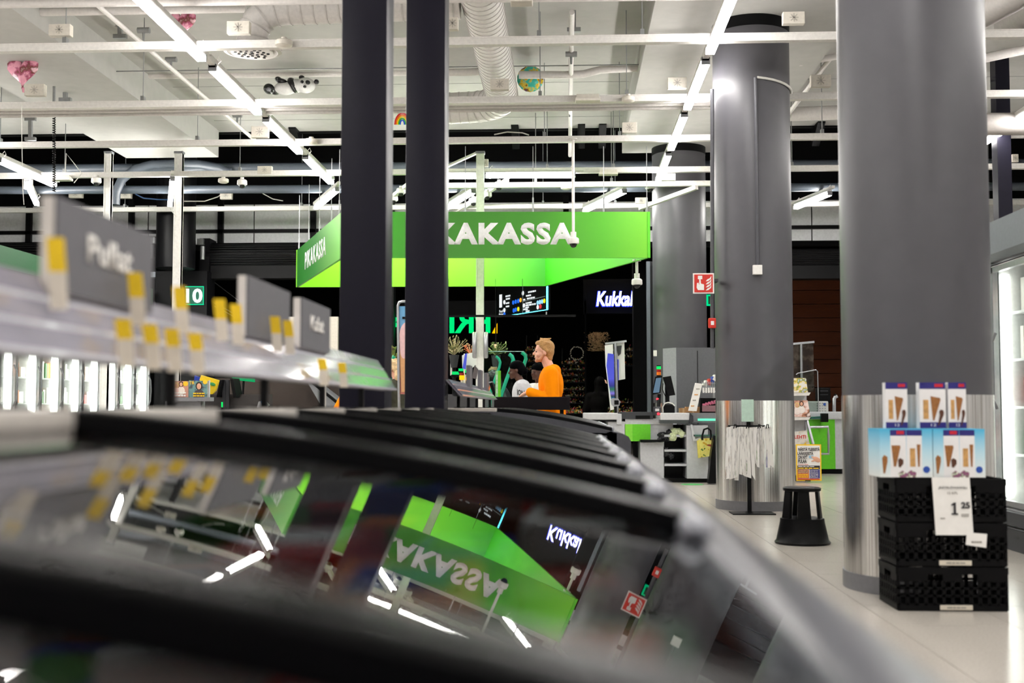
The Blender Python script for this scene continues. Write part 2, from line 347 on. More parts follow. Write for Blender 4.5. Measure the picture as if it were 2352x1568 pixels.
def luminaire(p, q, label, group, w=.085, led=None):
    p, q = Vector(p), Vector(q); t = thing('ceiling_light', label, 'lamp', (p + q) / 2, group); u = Vector((0, 0, 1)); d = (q - p).normalized()
    B().bar(p + u * .045, q + u * .045, w * .8, .05).obj('housing', mat('lamp_housing', (205, 205, 205), .4), t)
    B().bar(p + d * .03 + u * .006, q - d * .03 + u * .0, w, .045).obj('diffuser', led or LED, t)
    for e, s in ((p, 1), (q, -1)): B().bar(e + u * .02, e + d * (.03 * s) + u * .02, w * 1.02, .07).obj('end_cap', MGREY, t)
    B().bar(p - d * .12 + u * .1, q + d * .12 + u * .1, .05, .045).obj('trunking', WHITE, t)
    for k in (.06, .94):
        c = p.lerp(q, k) + u * .12; B().tube([c, c + Vector((.04, 0, .05)), c + Vector((.06, 0, .0)), c + Vector((.02, 0, -.04))], .006, 6).obj('cable', WHITE, t)
    return t
LX = {-8.16: 'far left', -3.70: 'left', 1.44: 'right', 5.60: 'far right'}
names = {2: 'nearest', 3: 'second', 4: 'third', 5: 'fourth'}
for x, side in LX.items():
    for k in range(-4, 6):
        y0 = 9.78 + (k - 2) * 2.2; y1 = y0 + 1.88
        vis = (k >= 2 and side in ('left', 'right')) or (side == 'far left' and k == 5) or (side == 'far right' and k in (4, 5))
        if vis and k in names and side in ('left', 'right'): lab = '%s visible tube lamp of the slanting ceiling row on the %s' % (names[k], side)
        elif vis: lab = 'ceiling tube lamp at the %s end of row %s edge' % ('far', side) if side == 'far left' else 'ceiling tube lamp glimpsed right of the thick grey column, %s' % ('upper' if k == 4 else 'lower')
        else: lab = 'ceiling tube lamp of the long rows outside the picture'
        luminaire((x, y0, RZ - .06), (x, y1, RZ - .06), lab, 'tube lamps in the ceiling rows')
    tag(B().box(x - .03, -5.5, RZ - .02, x + .03, 17.9, RZ + .03).obj('lamp_trunking', WHITE, None, (x, 6, RZ)), 'white trunking that carries the %s row of tube lamps' % side, 'trunking', 'lamp trunkings')
DZ = CAMZ + 3.5
for (x0, y0, x1, y1, lab) in ((62, 420, 85, 470, 'short tilted tube lamp below the coiled black cable'), (396, 413, 390, 472, 'short tube lamp hanging beside the tall white post'),
        (775, 437, 725, 478, 'tube lamp slanting down to the left of the square columns'), (1435, 441, 1342, 485, 'slanting tube lamp above the right end of the green sign'),
        (1088, 441, 1018, 482, 'slanting tube lamp beside the white post above the green sign'), (1907, 446, 1826, 478, 'slanting tube lamp between the two grey columns'),
        (1020, 407, 1098, 406, 'short horizontal tube lamp left of the white post'), (1112, 406, 1322, 404, 'long horizontal tube lamp above the green sign')):
    luminaire(WZ(x0, y0, DZ), WZ(x1, y1, DZ), lab, 'slanting tube lamps near the checkouts', .075, LED2)
def pipe(name, pts, r, m, label, cat='pipe', n=14, group=None):
    o = B().tube(pts, r, n).obj(name, m, None, pts[0], 40); return tag(o, label, cat, group)
WP = mat('white_pipe', (214, 210, 206), .5)
def hp(px0, py0, px1, py1, Y, r, label, m=WP, name='ceiling_pipe'):
    a, b = W(px0, py0, Y), W(px1, py1, Y); return pipe(name, [a, b], r, m, label, group='pipes under the ceiling')
hp(-200, 33, 565, 20, 12.6, .045, 'thick white pipe along the top left edge')
hp(-200, 12, 2400, -18, 11.3, .04, 'white pipe along the very top of the picture')
hp(-200, 113, 1640, 88, 13.0, .018, 'thin white conduit just below the first ceiling rail')
hp(-200, 170, 1660, 146, 14.8, .008, 'very thin wire rope stretched across the whole ceiling', GALV, 'wire_rope')
hp(310, 173, 1020, 164, 16.0, .055, 'grey white pipe under the slab left of the panda balloon')
a = [W(x, y, 15.0) for x, y in ((1192, 172), (1240, 172), (1300, 172), (1340, 170), (1380, 160), (1465, 156))]
pipe('ceiling_pipe', a, .05, WP, 'white pipe with gentle bends right of the spiral duct', group='pipes under the ceiling')
for k, (y, lab) in enumerate(((246, 'upper'), (253, 'middle'), (261, 'lower'))): hp(-200, y + 8, 1640, y - 14, 13.9 + .1 * k, .022, '%s white conduit of the bundle under the panda balloon' % lab)
hp(1010, 167, 1100, 165, 15.0, .05, 'short white pipe between the square column and the spiral duct')
hp(-100, 389, 2400, 376, 19.75, .085, 'upper thick grey pipe before the black wall', PIPEG); hp(-100, 437, 2400, 428, 19.75, .07, 'lower thick grey pipe before the black wall', PIPEG)
hz = [W(x, y, 19.6) for x, y in ((265, 470), (267, 440), (280, 412), (310, 388), (350, 377), (410, 374), (460, 377), (505, 386), (528, 396))]
pipe('grey_hose', hz, .075, PIPEG, 'thick grey hose bending like a hook behind the white posts', 'hose')
def yp(px, py, Z, Y0, Y1, r, label): x = W(px, py, 2700 * Z / (936 - py)).x; return pipe('sprinkler_pipe', [(x, Y0, CAMZ + Z), (x, Y1, CAMZ + Z)], r, WP, label, group='sprinkler pipes')
t = yp(290, 40, 4.3, 12.0, 18.6, .028, 'long thin sprinkler pipe running away left of the lamp row'); t2 = yp(1311, 200, 4.3, 12.6, 19.9, .03, 'thin sprinkler pipe running away right of the spiral duct')
for i, (px_, py_, Y) in enumerate(((330, 70, 13.2), (393, 137, 14.5), (545, 265, 17.5), (1312, 125, 14.0), (1308, 250, 17.0))):
    p = W(px_, py_, Y); so = B().cyl(p, p - Vector((0, 0, .12)), .02, .012, 8).cyl(p + Vector((-.07, 0, 0)), p + Vector((.07, 0, 0)), .035, n=10).obj('fire_sprinkler', GALV, None, p, 40)
    tag(so, ('brass tipped sprinkler head on the left ceiling pipe, %s' % ('nearest', 'middle', 'farthest')[i]) if i < 3 else 'sprinkler head on the pipe right of the spiral duct, %s' % ('upper', 'lower')[i - 3], 'sprinkler', 'sprinkler heads')
# diagonal pipes between the grey columns, right edge ducts
for i, (x0, y0, x1, y1, r) in enumerate(((1880, 60, 1700, 260, .04), (1910, 130, 1790, 290, .03), (1835, 145, 1930, 128, .04))):
    pipe('ceiling_pipe', [W(x0, y0, 14.4), W(x1, y1, 17 if i < 2 else 14.4)], r, WP, ('upper slanting white pipe between the grey columns', 'lower slanting white pipe between the grey columns', 'short level white pipe between the grey columns')[i], group='pipes under the ceiling')
hp(1815, 262, 1930, 258, 16.6, .1, 'broad white duct seen between the grey columns', name='air_duct')
for i, (x0, y0, x1, y1) in enumerate(((2235, 45, 2420, -60), (2310, 60, 2470, -25))): pipe('air_duct', [W(x0, y0, 10.3 + 1.6 * i), W(x1, y1, 8.6 + 1.7 * i)], .12, mat('grey_duct', (170, 165, 160), .5), ('left one of the two slanting ducts in the top right corner', 'right one of the two slanting ducts in the top right corner')[i], 'duct')
hp(2240, 285, 2420, 284, 14.8, .14, 'thick level duct at the right edge', mat('grey_duct', (170, 165, 160), .5), 'air_duct')
hp(2100, 168, 2420, 100, 13.0, .05, 'slanting white pipe at the right edge beside the slim column')
# spiral duct with elbow and seams
def duct(pts, r, label, step=.13):
    t = thing('spiral_duct', label, 'duct', pts[0], 'round white air ducts'); P = [Vector(p) for p in pts]
    B().tube(P, r, 28).obj('duct', WP, t, smooth=50); s = B()
    for a, b in zip(P, P[1:]):
        L = (b - a).length; n = max(1, int(L / step)); d = (b - a).normalized()
        for k in range(n): c = a.lerp(b, (k + .5) / n); s.cyl(c - d * .008, c + d * .008, r + .006, n=28)
    o = s.obj('seam', mat('duct_seam', (196, 192, 188), .5), t, smooth=50); o['kind'] = 'stuff'
Z = CAMZ + 4.2; X = W(1115, 20, 2700 * 4.2 / 916).x
arc = [(X - .55 + .55 * math.cos(a), 15.6 + .55 * math.sin(a), Z - .02) for a in [math.radians(x) for x in range(0, 91, 15)]]
duct([(X, 10.5, Z), (X, 13, Z), (X, 15.55, Z)] + arc + [(X - 1.2, 16.15, Z - .05)], .215, 'big white spiral duct bending left beside the right square column')
dd = W(580, 118, 11.9)
duct([(dd.x, 11.9, dd.z + .05), (dd.x, 11.9, dd.z + .2), (dd.x + .05, 11.9, dd.z + .32), (dd.x + .17, 11.9, dd.z + .41), (dd.x + .33, 11.9, dd.z + .44), (X - .23, 11.9, dd.z + .47)], .16, 'white duct elbow rising from the round ceiling diffuser')
t = thing('ceiling_diffuser', 'round white ceiling diffuser disc with small dark nozzles', 'diffuser', dd)
B().lathe(dd, [(.16, .1), (.17, .05), (.3, .03), (.3, 0), (.26, -.012), (.24, .0)], 40).obj('ring', WP, t, smooth=35)
B().cyl(dd - Vector((0, 0, .02)), dd - Vector((0, 0, .005)), .22, n=40).obj('plate', WHITE, t, smooth=35)
nz = B()
for k in range(26): an = k * 2.4; r = .035 * math.sqrt(k); p = dd + Vector((r * math.cos(an), r * math.sin(an), -.021)); nz.cyl(p, p - Vector((0, 0, .008)), .016, n=8)
nz.obj('nozzle', BLACKP, t)
# boxes, detectors, dome cameras on the rails
CREAM = mat('cream_plastic', (222, 216, 204), .5)
def jbox(px, py, w, h, Y, label):
    a = W(px, py, Y); k = Y / 2700; t = thing('junction_box', label, 'junction box', a, 'junction boxes on the ceiling rails')
    B().box(a.x - w * k / 2, Y - .04, a.z - h * k / 2, a.x + w * k / 2, Y + .04, a.z + h * k / 2).obj('case', CREAM, t, bevel=.006)
    s = B()
    for q in range(4): an = q * math.pi / 4; d = Vector((math.cos(an), 0, math.sin(an))) * (h * k * .36); s.bar(a - d + Vector((0, -.042, 0)), a + d + Vector((0, -.042, 0)), .008, .006, (0, 1, 0))
    s.obj('vent_slot', mat('slot_grey', (186, 181, 171), .6), t)
for i, (x, y, w, h, Y, lab) in enumerate(((140, 71, 52, 28, RY[0], 'with star shaped slots at the top left'), (82, 208, 48, 28, RY[1], 'beside the tail of the heart balloon'), (549, 65, 54, 30, RY[0], 'above the round diffuser'),
        (598, 304, 40, 26, RY[2], 'above the white wall, left of the square columns'), (609, 391, 34, 18, RY[3], 'on the rail left of the green sign'), (175, 446, 32, 18, 20.86, 'left of the first white post'), (289, 447, 28, 18, 20.86, 'between the two left white posts'), (520, 449, 28, 18, 20.86, 'with blue cable, right of the white posts'),
        (1040, 56, 26, 28, RY[0], 'just right of the right square column'), (1148, 195, 44, 26, RY[1], 'with twin socket in front of the spiral duct'), (1555, 192, 44, 26, RY[1], 'left of the second grey column at the top'), (1446, 294, 34, 24, RY[2], 'with star slots right of the camera pole'),
        (1535, 407, 32, 16, 17.7, 'in front of the farthest grey column'), (1822, 43, 50, 28, RY[0], 'over the top of the second grey column'), (1884, 187, 46, 28, RY[1], 'between the two grey columns'), (1114, 375, 16, 18, RY[3], 'on top of the white post'), (1472, 461, 26, 14, 20.86, 'above the right end of the green sign'), (65, 423, 18, 24, 18.5, 'with metal grille at the left edge'), (2330, 364, 14, 18, RY[3], 'at the right edge beside the slim column'))):
    jbox(x, y, w, h, Y, 'cream junction box ' + lab)
def detector(px, py, Y, r, label):
    a = W(px, py, Y); o = B().lathe(a, [(r * .7, -.035), (r, -.02), (r, .02), (r * .9, .03), (r * .35, .032), (r * .35, .06)], 20).obj('smoke_detector', CREAM, None, a, 35); tag(o, label, 'detector', 'smoke detectors on the rails')
for x, y, Y, r, lab in ((652, 100, RY[0] - .1, .085, 'right of the round diffuser'), (715, 325, RY[2] - .1, .09, 'left of the square columns'), (513, 415, RY[3] - .1, .08, 'left of a dome camera'), (1443, 228, RY[1] - .1, .075, 'right of the white access box'), (1300, 430, 18.2, .08, 'under the long horizontal lamp')): detector(x, y, Y, r, 'white smoke detector ' + lab)
for x, y, Y, w, lab in ((1350, 230, RY[1] - .08, 58, 'flat white access point under the rail left of the right lamp row'), (1397, 399, RY[3] - .08, 44, 'flat white access point under the rail above the green sign'), (143, 412, RY[3] - .08, 44, 'flat white access point beside the coiled cable'), (1198, 4, 9.3, 52, 'flat white access point at the top edge of the picture')):
    a = W(x, y, Y); k = Y / 2700; t = thing('access_point', lab, 'access point', a, 'white access points'); B().box(a.x - w * k / 2, Y - .07, a.z - .02, a.x + w * k / 2, Y + .07, a.z + .02).obj('case', CREAM, t, bevel=.008); B().box(a.x - w * k * .45, Y - .05, a.z + .02, a.x + w * k * .45, Y + .05, a.z + .06).obj('mount', CREAM, t)
def dome(a, label, pole=0.0):
    t = thing('dome_camera', label, 'camera', a, 'dome cameras'); r = .07
    B().lathe(a, [(r, 0), (r * 1.1, .015), (r * 1.05, .07), (r * .8, .085), (r * .4, .09), (r * .4, .12)], 20).obj('housing', WHITE, t, smooth=35)
    B().ell(a, (r * .72, r * .72, r * .75)).obj('dome', mat('dome_black', (16, 16, 18), .08), t, smooth=60)
    if pole: B().cyl(a + Vector((0, 0, .08)), a + Vector((0, 0, pole)), .02, n=10).cyl(a + Vector((0, 0, .08)), a + Vector((0, 0, .16)), .04, n=10).cyl(a + Vector((0, 0, pole)), a + Vector((0, 0, pole - .02)), .06, n=10).obj('pole', WHITE, t, smooth=40)
for x, y, Y, lab in ((221, 420, RY[3] - .05, 'white dome camera left of the first white post'), (556, 425, RY[3] - .05, 'white dome camera right of the hooked grey hose'), (904, 461, 19.6, 'lower dome camera in the gap between the square columns'), (921, 444, 18.95, 'upper dome camera in the gap between the square columns'), (1119, 452, 19.2, 'dome camera just right of the white post'), (1087, 466, 19.8, 'dome camera just left of the white post'), (1146, 430, 18.4, 'dome camera under the long horizontal lamp'), (1493, 434, 18.5, 'dome camera above the right corner of the green sign')): dome(W(x, y, Y), lab)
a = W(1317, 560, 15.62); dome(a, 'dome camera on a long white pole before the big lettering', W(1317, 318, 15.62).z - a.z)
a = W(1463, 654, 16.5); dome(a, 'dome camera on a short pole under the green sign', W(1463, 596, 16.5).z - a.z)
# white posts
for (x, w, top, Y, bot, lab) in ((411, 18, 350, 17.8, 0, 'tall white post beside the green number sign'), (249, 16, 350, 17.8, 0, 'white post left of the hooked hose'), (1103, 18, 350, 17.1, 0, 'tall white post rising through the green hanging sign')):
    a = W(x, top, Y); k = w * Y / 2700; t = thing('white_post', lab, 'post', (a.x, Y, 0), 'tall white posts')
    B().box(a.x - k / 2, Y - .02, 0, a.x + k / 2, Y + .06, a.z).box(a.x - k / 2, Y - .03, 0, a.x - k / 2 + .015, Y + .07, a.z).box(a.x + k / 2 - .015, Y - .03, 0, a.x + k / 2, Y + .07, a.z).obj('post', mat('post_paint', (244, 243, 238), .5), t)
    B().box(a.x - k / 2 - .01, Y - .03, a.z - .02, a.x + k / 2 + .01, Y + .08, a.z + .015).obj('cap', MGREY, t)
    if x == 1103:
        for s in (-1, 1): B().tube([W(x + s * 13, 765, Y - .03), W(x + s * 13, 770, Y - .05), W(x + s * 13, 815, Y - .05), W(x + s * 13, 820, Y - .03)], .035, 10).obj('handle', ALU, t, smooth=40)
rb = [W(x, y, 17.3) for x, y in ((1020, 385), (1060, 372), (1098, 350))]
tag(B().bar(rb[0], rb[2], .07, .03).obj('cable_tray', WHITE, None, rb[0]), 'white cable tray sloping up to the top of the white post', 'tray')
tag(B().bar(W(1470, 478, 18.3), W(1600, 430, 17.3), .06).obj('cable_tray', WHITE, None, W(1470, 478, 18.3)), 'white bar slanting before the farthest grey column', 'tray')
tag(B().bar(WZ(1040, 490, RZ - .02), WZ(1165, 413, RZ - .02), .06).obj('cable_tray', WHITE, None, WZ(1040, 490, RZ)), 'white bar slanting beside the white post above the green sign', 'tray')
tag(B().bar(WZ(880, 468, RZ - .02), WZ(945, 418, RZ - .02), .06).obj('cable_tray', WHITE, None, WZ(880, 468, RZ)), 'white bar slanting in the gap between the square columns', 'tray')
# coiled cable and loose cables
p0, p1 = W(124, 238, 14.9), W(124, 440, 14.9); pts = []
for k in range(240): s = k / 239; p = p0.lerp(p1, s); pts.append(p + Vector((.017 * math.cos(k * 1.0), .017 * math.sin(k * 1.0), 0)))
tag(B().tube(pts, .007, 5).obj('coiled_cable', BLACKP, None, p1, 60), 'black coiled cable hanging down at the left', 'cable')
tag(B().cyl(W(125, 172, 14.9), p0, .02, n=8).obj('cable_bracket', GALV, None, p0), 'grey bracket above the coiled black cable', 'bracket')
def loose(pix, Y, r, m, label):
    P = [W(x, y, Y) for x, y in pix]; tag(B().tube(P, r, 6).obj('loose_cable', m, None, P[0], 60), label, 'cable', 'loose cables')
CW = mat('cable_white', (214, 212, 205), .5)
loose(((423, 462), (470, 462), (500, 452), (520, 438), (533, 430)), 20.88, .009, CW, 'white cable curving up beside the hooked hose')
loose(((588, 430), (605, 445), (627, 457), (650, 461)), 20.88, .009, CW, 'white cable sagging left of the green sign')
loose(((308, 430), (312, 446), (330, 455), (365, 458), (400, 459)), 20.88, .012, mat('cable_blue', (60, 100, 150), .5), 'blue cable lying on the rail between the white posts')
loose(((150, 395), (152, 352), (170, 375), (188, 398), (170, 420)), 17.5, .006, CW, 'thin white cable loop near the coiled cable')
loose(((387, 472), (395, 485), (404, 497)), 17.5, .006, CW, 'white lamp flex next to the white post')
loose(((50, 240), (50, 300), (52, 430), (55, 470)), 13.2, .004, CW, 'thin white cord hanging at the left edge')
loose(((1135, 309), (1165, 303), (1200, 305), (1215, 310)), RY[2], .008, CW, 'white cable lying on the rail left of the camera pole')
for i, (px_, y0, y1, Y) in enumerate(((276, 32, 85, 13.9), (1318, 12, 70, 13.58), (70, 272, 320, 17.1), (150, 190, 230, 15.2))):
    p, q = W(px_, y0, Y), W(px_, y1, Y); so = B().bar(p, q, .05).box(p.x - .08, Y - .03, p.z - .04, p.x + .08, Y + .03, p.z + .02).box(q.x - .08, Y - .03, q.z - .02, q.x + .08, Y + .03, q.z + .03).obj('pipe_hanger', GALV, None, p)
    tag(so, ('grey pipe hanger right of the star slotted box', 'grey pipe hanger right of the spiral duct', 'grey pipe hanger at the left edge', 'grey pipe hanger near the heart balloon')[i], 'hanger', 'pipe hangers')
# ================================================================== island freezers
EXPO = 1.75
def prof(X):
    t = max(0.0, (X + .9) / 1.05); return CAMZ - .145 * t ** EXPO
FRAME = mat('freezer_frame', (5, 5, 7), .35, spec=.14); LIDG = glass('freezer_glass', (205, 208, 210), 1.5, .012)
RIM = mat('freezer_rim', (74, 75, 82), .3); CONSOLE = mat('freezer_console', (196, 190, 182), .4)
XS = [-.7 + .87 * i / 14 for i in range(15)]
def lid(t, y0, y1, side, xc, lift=0.0):
    """one curved glass lid of an island freezer; side +1 right half, -1 left half; xc the centre line"""
    def q(X, dz): return ((X + .9) * side + xc, prof(X) + dz + lift)
    b = B(); v = []
    for X in XS: x, z = q(X, -.018); v.append([b.bm.verts.new((x, y, z + d)) for y, d in ((y0, 0), (y1, 0), (y0, -.004), (y1, -.004))])
    for a, c in zip(v, v[1:]):
        b.bm.faces.new([a[0], c[0], c[1], a[1]]); b.bm.faces.new([a[2], a[3], c[3], c[2]])
    b.bm.faces.new([v[0][0], v[0][1], v[0][3], v[0][2]]); b.bm.faces.new([v[-1][0], v[-1][2], v[-1][3], v[-1][1]])
    ld = b.obj('lid_glass', LIDG, t, smooth=60)
    for y, w in ((y0, .034), (y1 - .034, .034)):
        f = B(); v = []
        for X in XS:
            x, z = q(X, 0); v.append([f.bm.verts.new(p) for p in ((x, y, z - .024), (x, y, z + .006), (x, y + .006, z + .010), (x, y + w - .006, z + .010), (x, y + w, z + .006), (x, y + w, z - .024))])
        for a, c in zip(v, v[1:]):
            for k in range(6): f.bm.faces.new([a[k], a[(k + 1) % 6], c[(k + 1) % 6], c[k]])
        f.bm.faces.new(v[0]); f.bm.faces.new(v[-1][::-1]); f.obj('lid_bar', FRAME, ld, smooth=40)
    x, z = q(.165, -.005); 
    for yy in (y0 + .05, y1 - .06): B().ell((x, yy, z), (.022, .05, .02)).obj('end_cap', mat('lid_cap', (150, 152, 160), .2), ld, smooth=60)
    x, z = q(-.69, -.01); B().box(x - .012, y0, z - .02, x + .012, y1, z - .002).obj('top_edge', FRAME, ld)
def freezer(y0, y1, xc, bars, label):
    t = thing('island_freezer', label, 'freezer', (xc, (y0 + y1) / 2, 0), 'island freezers with curved glass lids')
    def sx(X, s): return (X + .9) * s + xc
    body = B()
    for s in (1, -1):      # side walls, inner liner wall
        P = [(sx(.30, s), 0.12), (sx(.30, s), .84), (sx(.285, s), .872), (sx(.24, s), .896), (sx(.17, s), .912), (sx(.13, s), .905), (sx(.13, s), .38), (sx(.10, s), .36), (sx(.10, s), .12)]
        body.prism([(x, y0, z) for x, z in P], (0, y1 - y0, 0))
    body.box(sx(.2, 1), y0, .12, sx(.2, -1), y0 + .06, .9); body.box(sx(.2, 1), y1 - .06, .12, sx(.2, -1), y1, .9)
    body.obj('body', RIM, t, smooth=30)
    B().box(sx(.12, 1), y0 + .06, .36, sx(.12, -1), y1 - .06, .4).obj('basin_floor', DGREY, t)
    B().box(sx(.22, 1), y0 + .05, 0, sx(.22, -1), y1 - .05, .12).obj('plinth', BLACKP, t)
    for y in (y0, y1 - .1):
        f = B(); pr = [(sx(X, 1), prof(X) - .02) for X in XS]; pl = [(sx(X, -1), prof(X) - .02) for X in reversed(XS)]
        f.prism([(x, y, z) for x, z in pl + pr] + [(sx(.17, 1), y, .88), (sx(.17, -1), y, .88)], (0, .1, 0)); f.obj('end_panel', RIM, t)
    B().box(xc - .2, y0, .4, xc + .2, y1, 1.05).box(xc - .235, y0 + .01, 1.05, xc + .235, y1 - .01, 1.077).obj('console', CONSOLE, t, bevel=.006)
    for a, b in zip(bars, bars[1:]):
        for s in (1, -1): lid(t, a, b, s, xc, -.001 if s > 0 else 0)
    return t
freezer(-1.3, 6.05, -.9, [-1.15, -.62, .5, 1.6, 2.26, 2.92, 3.55, 4.15, 4.75, 5.35, 5.93], 'black framed island freezer with curved glass lids filling the foreground')
freezer(8.45, 12.0, -.74, [8.55, 9.25, 9.9, 10.55, 11.2, 11.88], 'island freezer standing behind the right square column')
# frozen goods lying inside the near freezer
GOODS = [mat('pack_red', (190, 44, 26), .35), mat('pack_orange', (224, 120, 30), .35), mat('pack_white', (225, 222, 215), .35), mat('pack_blue', (40, 70, 150), .35), mat('pack_brown', (110, 60, 36), .4), mat('pack_green', (60, 120, 50), .4)]
gi = 0
for j in range(16):
    for i in range(4):
        x = -.6 + i * .178; y = .1 + j * .36; k = (i * 5 + j * 3 + (j % 3)) % 6; h = .1 + .05 * ((i + j) % 3)
        t = thing('frozen_pack', ('red', 'orange', 'white', 'blue', 'brown', 'green')[k] + ' frozen food pack seen dimly through the freezer lid glass', 'package', (x + .08, y, .4), 'frozen food packs in the near freezer')
        B().obox((x + .08, y, .4 + .16 + h / 2), (.158, .3, h + .3), (0, 0, .05 * math.sin(gi))).obj('carton', GOODS[k], t, bevel=.008)
        B().obox((x + .08, y, .4 + .312 + h), (.1, .16, .003), (0, 0, .05 * math.sin(gi))).obj('print', GOODS[(k + 2) % 6], t); gi += 1
# price rails over the freezers
STRIP = mat('price_strip', (122, 119, 132), .3, 0, .05, 20); STRIPW = mat('price_paper', (182, 179, 188), .4); CLEAR = mat('clear_strip', (142, 139, 152), .12, 0, .15, 9, aniso=(1, .6, 1))
YEL = mat('yellow_card', (245, 205, 20), .5); CARD = mat('cream_card', (226, 216, 200), .5); BOARD = mat('grey_board', (96, 95, 100), .6)
def price_rail(xc, y0, y1, zb, zt, yellow_top, yellow_low, boards, label, group):
    t = thing('price_rail', label, 'price rail', (xc, (y0 + y1) / 2, 1.066), 'price rails over the freezers')
    e = .05                                           # the panel leans back by e at the top
    def P(k, y, d=0.0): return Vector((xc + .03 - e * 2 * k + d, y, CAMZ + zb + (zt - zb) * k + d * .4))
    B().hexa([P(0, y0, -.012), P(0, y1, -.012), P(1, y1, -.012), P(1, y0, -.012), P(0, y0), P(0, y1), P(1, y1), P(1, y0)]).obj('back_panel', STRIP, t)
    for s in (-.02,): B().bar((xc + s, y0 + .02, CAMZ + zb + .01), (xc + s, y1 - .02, CAMZ + zb + .01), .03).obj('carrier_bar', DGREY, t)
    rows = ((.02, .3), (.36, .64), (.70, .98))
    for a, b in rows:
        B().hexa([P(a, y0, .004), P(a, y1, .004), P(b, y1, .004), P(b, y0, .004), P(a, y0, .006), P(a, y1, .006), P(b, y1, .009), P(b, y0, .009)]).obj('clear_strip', CLEAR, t)
        B().bar(P(a - .02, y0, .006), P(a - .02, y1, .006), .006, .008).obj('strip_lip', mat('lip_white', (214, 214, 222), .05), t)
    rng = random.Random(int(y1 * 10))
    for a, b in rows:
        y = y0 + .1
        while y < y1 - .1:
            w = rng.choice((.05, .06, .07)); m = rng.random()
            if m < .72: B().hexa([P(a + .02, y, .001), P(a + .02, y + w, .001), P(b - .03, y + w, .001), P(b - .03, y, .001), P(a + .02, y, .0035), P(a + .02, y + w, .0035), P(b - .03, y + w, .0035), P(b - .03, y, .0035)]).obj('price_label', STRIPW, t)
            y += w + rng.choice((.01, .03, .08, .14))
    h = zt - zb
    def card(y, dx, zlo, zhi, f):
        x0, x1 = xc + dx, xc + dx + .029; zm = zlo + (zhi - zlo) * f
        o = B().hexa([(x0, y, zlo), (x1, y + .006, zlo), (x1, y + .008, zlo), (x0, y + .002, zlo), (x0 - .004, y, zm), (x1 - .004, y + .006, zm), (x1 - .004, y + .008, zm), (x0 - .004, y + .002, zm)]).obj('shelf_card', CARD, t)
        B().hexa([(x0 - .004, y, zm), (x1 - .004, y + .006, zm), (x1 - .004, y + .008, zm), (x0 - .004, y + .002, zm), (x0 - .01, y, zhi), (x1 - .01, y + .006, zhi), (x1 - .01, y + .008, zhi), (x0 - .01, y + .002, zhi)]).obj('yellow_field', YEL, o)
    for q, y in enumerate(yellow_top): card(y, -.006, CAMZ + zb + h * .55, CAMZ + zt + (.042 if q else .06), .52)
    for y in yellow_low: card(y, .036, CAMZ + .078, CAMZ + .172, .58)
    y = y0 + .3
    while y < y1: B().bar((xc - .02, y, 1.078), (xc - .02, y, CAMZ + zb + .02), .022).box(xc - .05, y - .03, 1.0775, xc + .03, y + .03, 1.084).obj('support_post', BLACKM, t); y += .85
    for k, (a, b, s) in enumerate(boards):
        z0 = CAMZ + zt - .03; z1 = CAMZ + zt + .145; x = xc - .03
        o = thing('category_board', ('dark grey category board with white lettering, largest and nearest on the price rail', 'plain dark grey category board in the middle of the price rail', 'small dark grey category board near the left square column')[k] if group == 'near' else 'dark grey category board on the far price rail, number %s from the square column' % ('one', 'two', 'three')[k], 'sign', (x, (a + b) / 2, z0), 'category boards on the price rails')
        B().box(x, a, z0, x + .006, b, z1).obj('face', BOARD, o); B().box(x - .024, a, z0, x, b, z1).obj('core', mat('board_core', (226, 220, 214), .6) if group == 'near' else BOARD, o)
        if s: text(s, mat('board_letters', (236, 232, 226), .6), o, (x + .006, (a + b) / 2, (z0 + z1) / 2 + .01), (b - a) * .46, .055, (0, 1, 0), bold=.02)
    return t
def yx(px, x): return x * 2700 / (px - 1301)
price_rail(-.9, -1.0, 5.95, .09, .24, [yx(p, -.889) for p in (112, 302, 408, 502, 540, 632, 662)], [yx(p, -.847) for p in (276, 340, 391, 446, 742, 788)],
    [(yx(108, -.92), yx(338, -.92), 'Pullat'), (yx(563, -.92), yx(662, -.92), ''), (yx(690, -.92), yx(756, -.92), 'Kalat')], 'long clear price rail with yellow cards above the near freezer', 'near')
price_rail(-.74, 7.97, 11.95, .083, .192, [], [], [(9.3, 9.55, ''), (10.5, 10.75, ''), (11.3, 11.55, '')], 'price rail above the far freezer, behind the right square column', 'far')
# ================================================================== hanging express sign
FL_, FR_, BR_, BL_ = [Vector(p) for p in ((W(784, 600, 15.9).x, 15.9, 0), (W(1494, 600, 16.1).x, 16.1, 0), (W(1256, 650, 19.82).x, 19.82, 0), (W(681, 650, 19.79).x, 19.79, 0))]
zb, zt = CAMZ + 2.051, CAMZ + 2.687
sg = thing('hanging_sign', 'large green four sided sign hanging from the ceiling over the checkout', 'sign', (FL_ + FR_ + BR_ + BL_) / 4 + Vector((0, 0, zb)))
GF = rampmat('sign_green_front', [(0, (56, 158, 18)), (.12, (52, 160, 16)), (.34, (60, 134, 36)), (.62, (64, 146, 34)), (.85, (84, 184, 26)), (1, (118, 206, 40))], 0)  # sign panels: the green changes in tone from end to end
GL = rampmat('sign_green_left', [(0, (14, 96, 16)), (.45, (34, 126, 28)), (1, (120, 196, 80))], 0)
GI = rampmat('sign_green_inner', [(0, (140, 226, 44)), (.6, (128, 218, 34)), (.86, (84, 190, 28)), (1, (40, 160, 10))], 0)
GR = rampmat('sign_green_right', [(0, (46, 160, 10)), (1, (92, 200, 34))], 0)
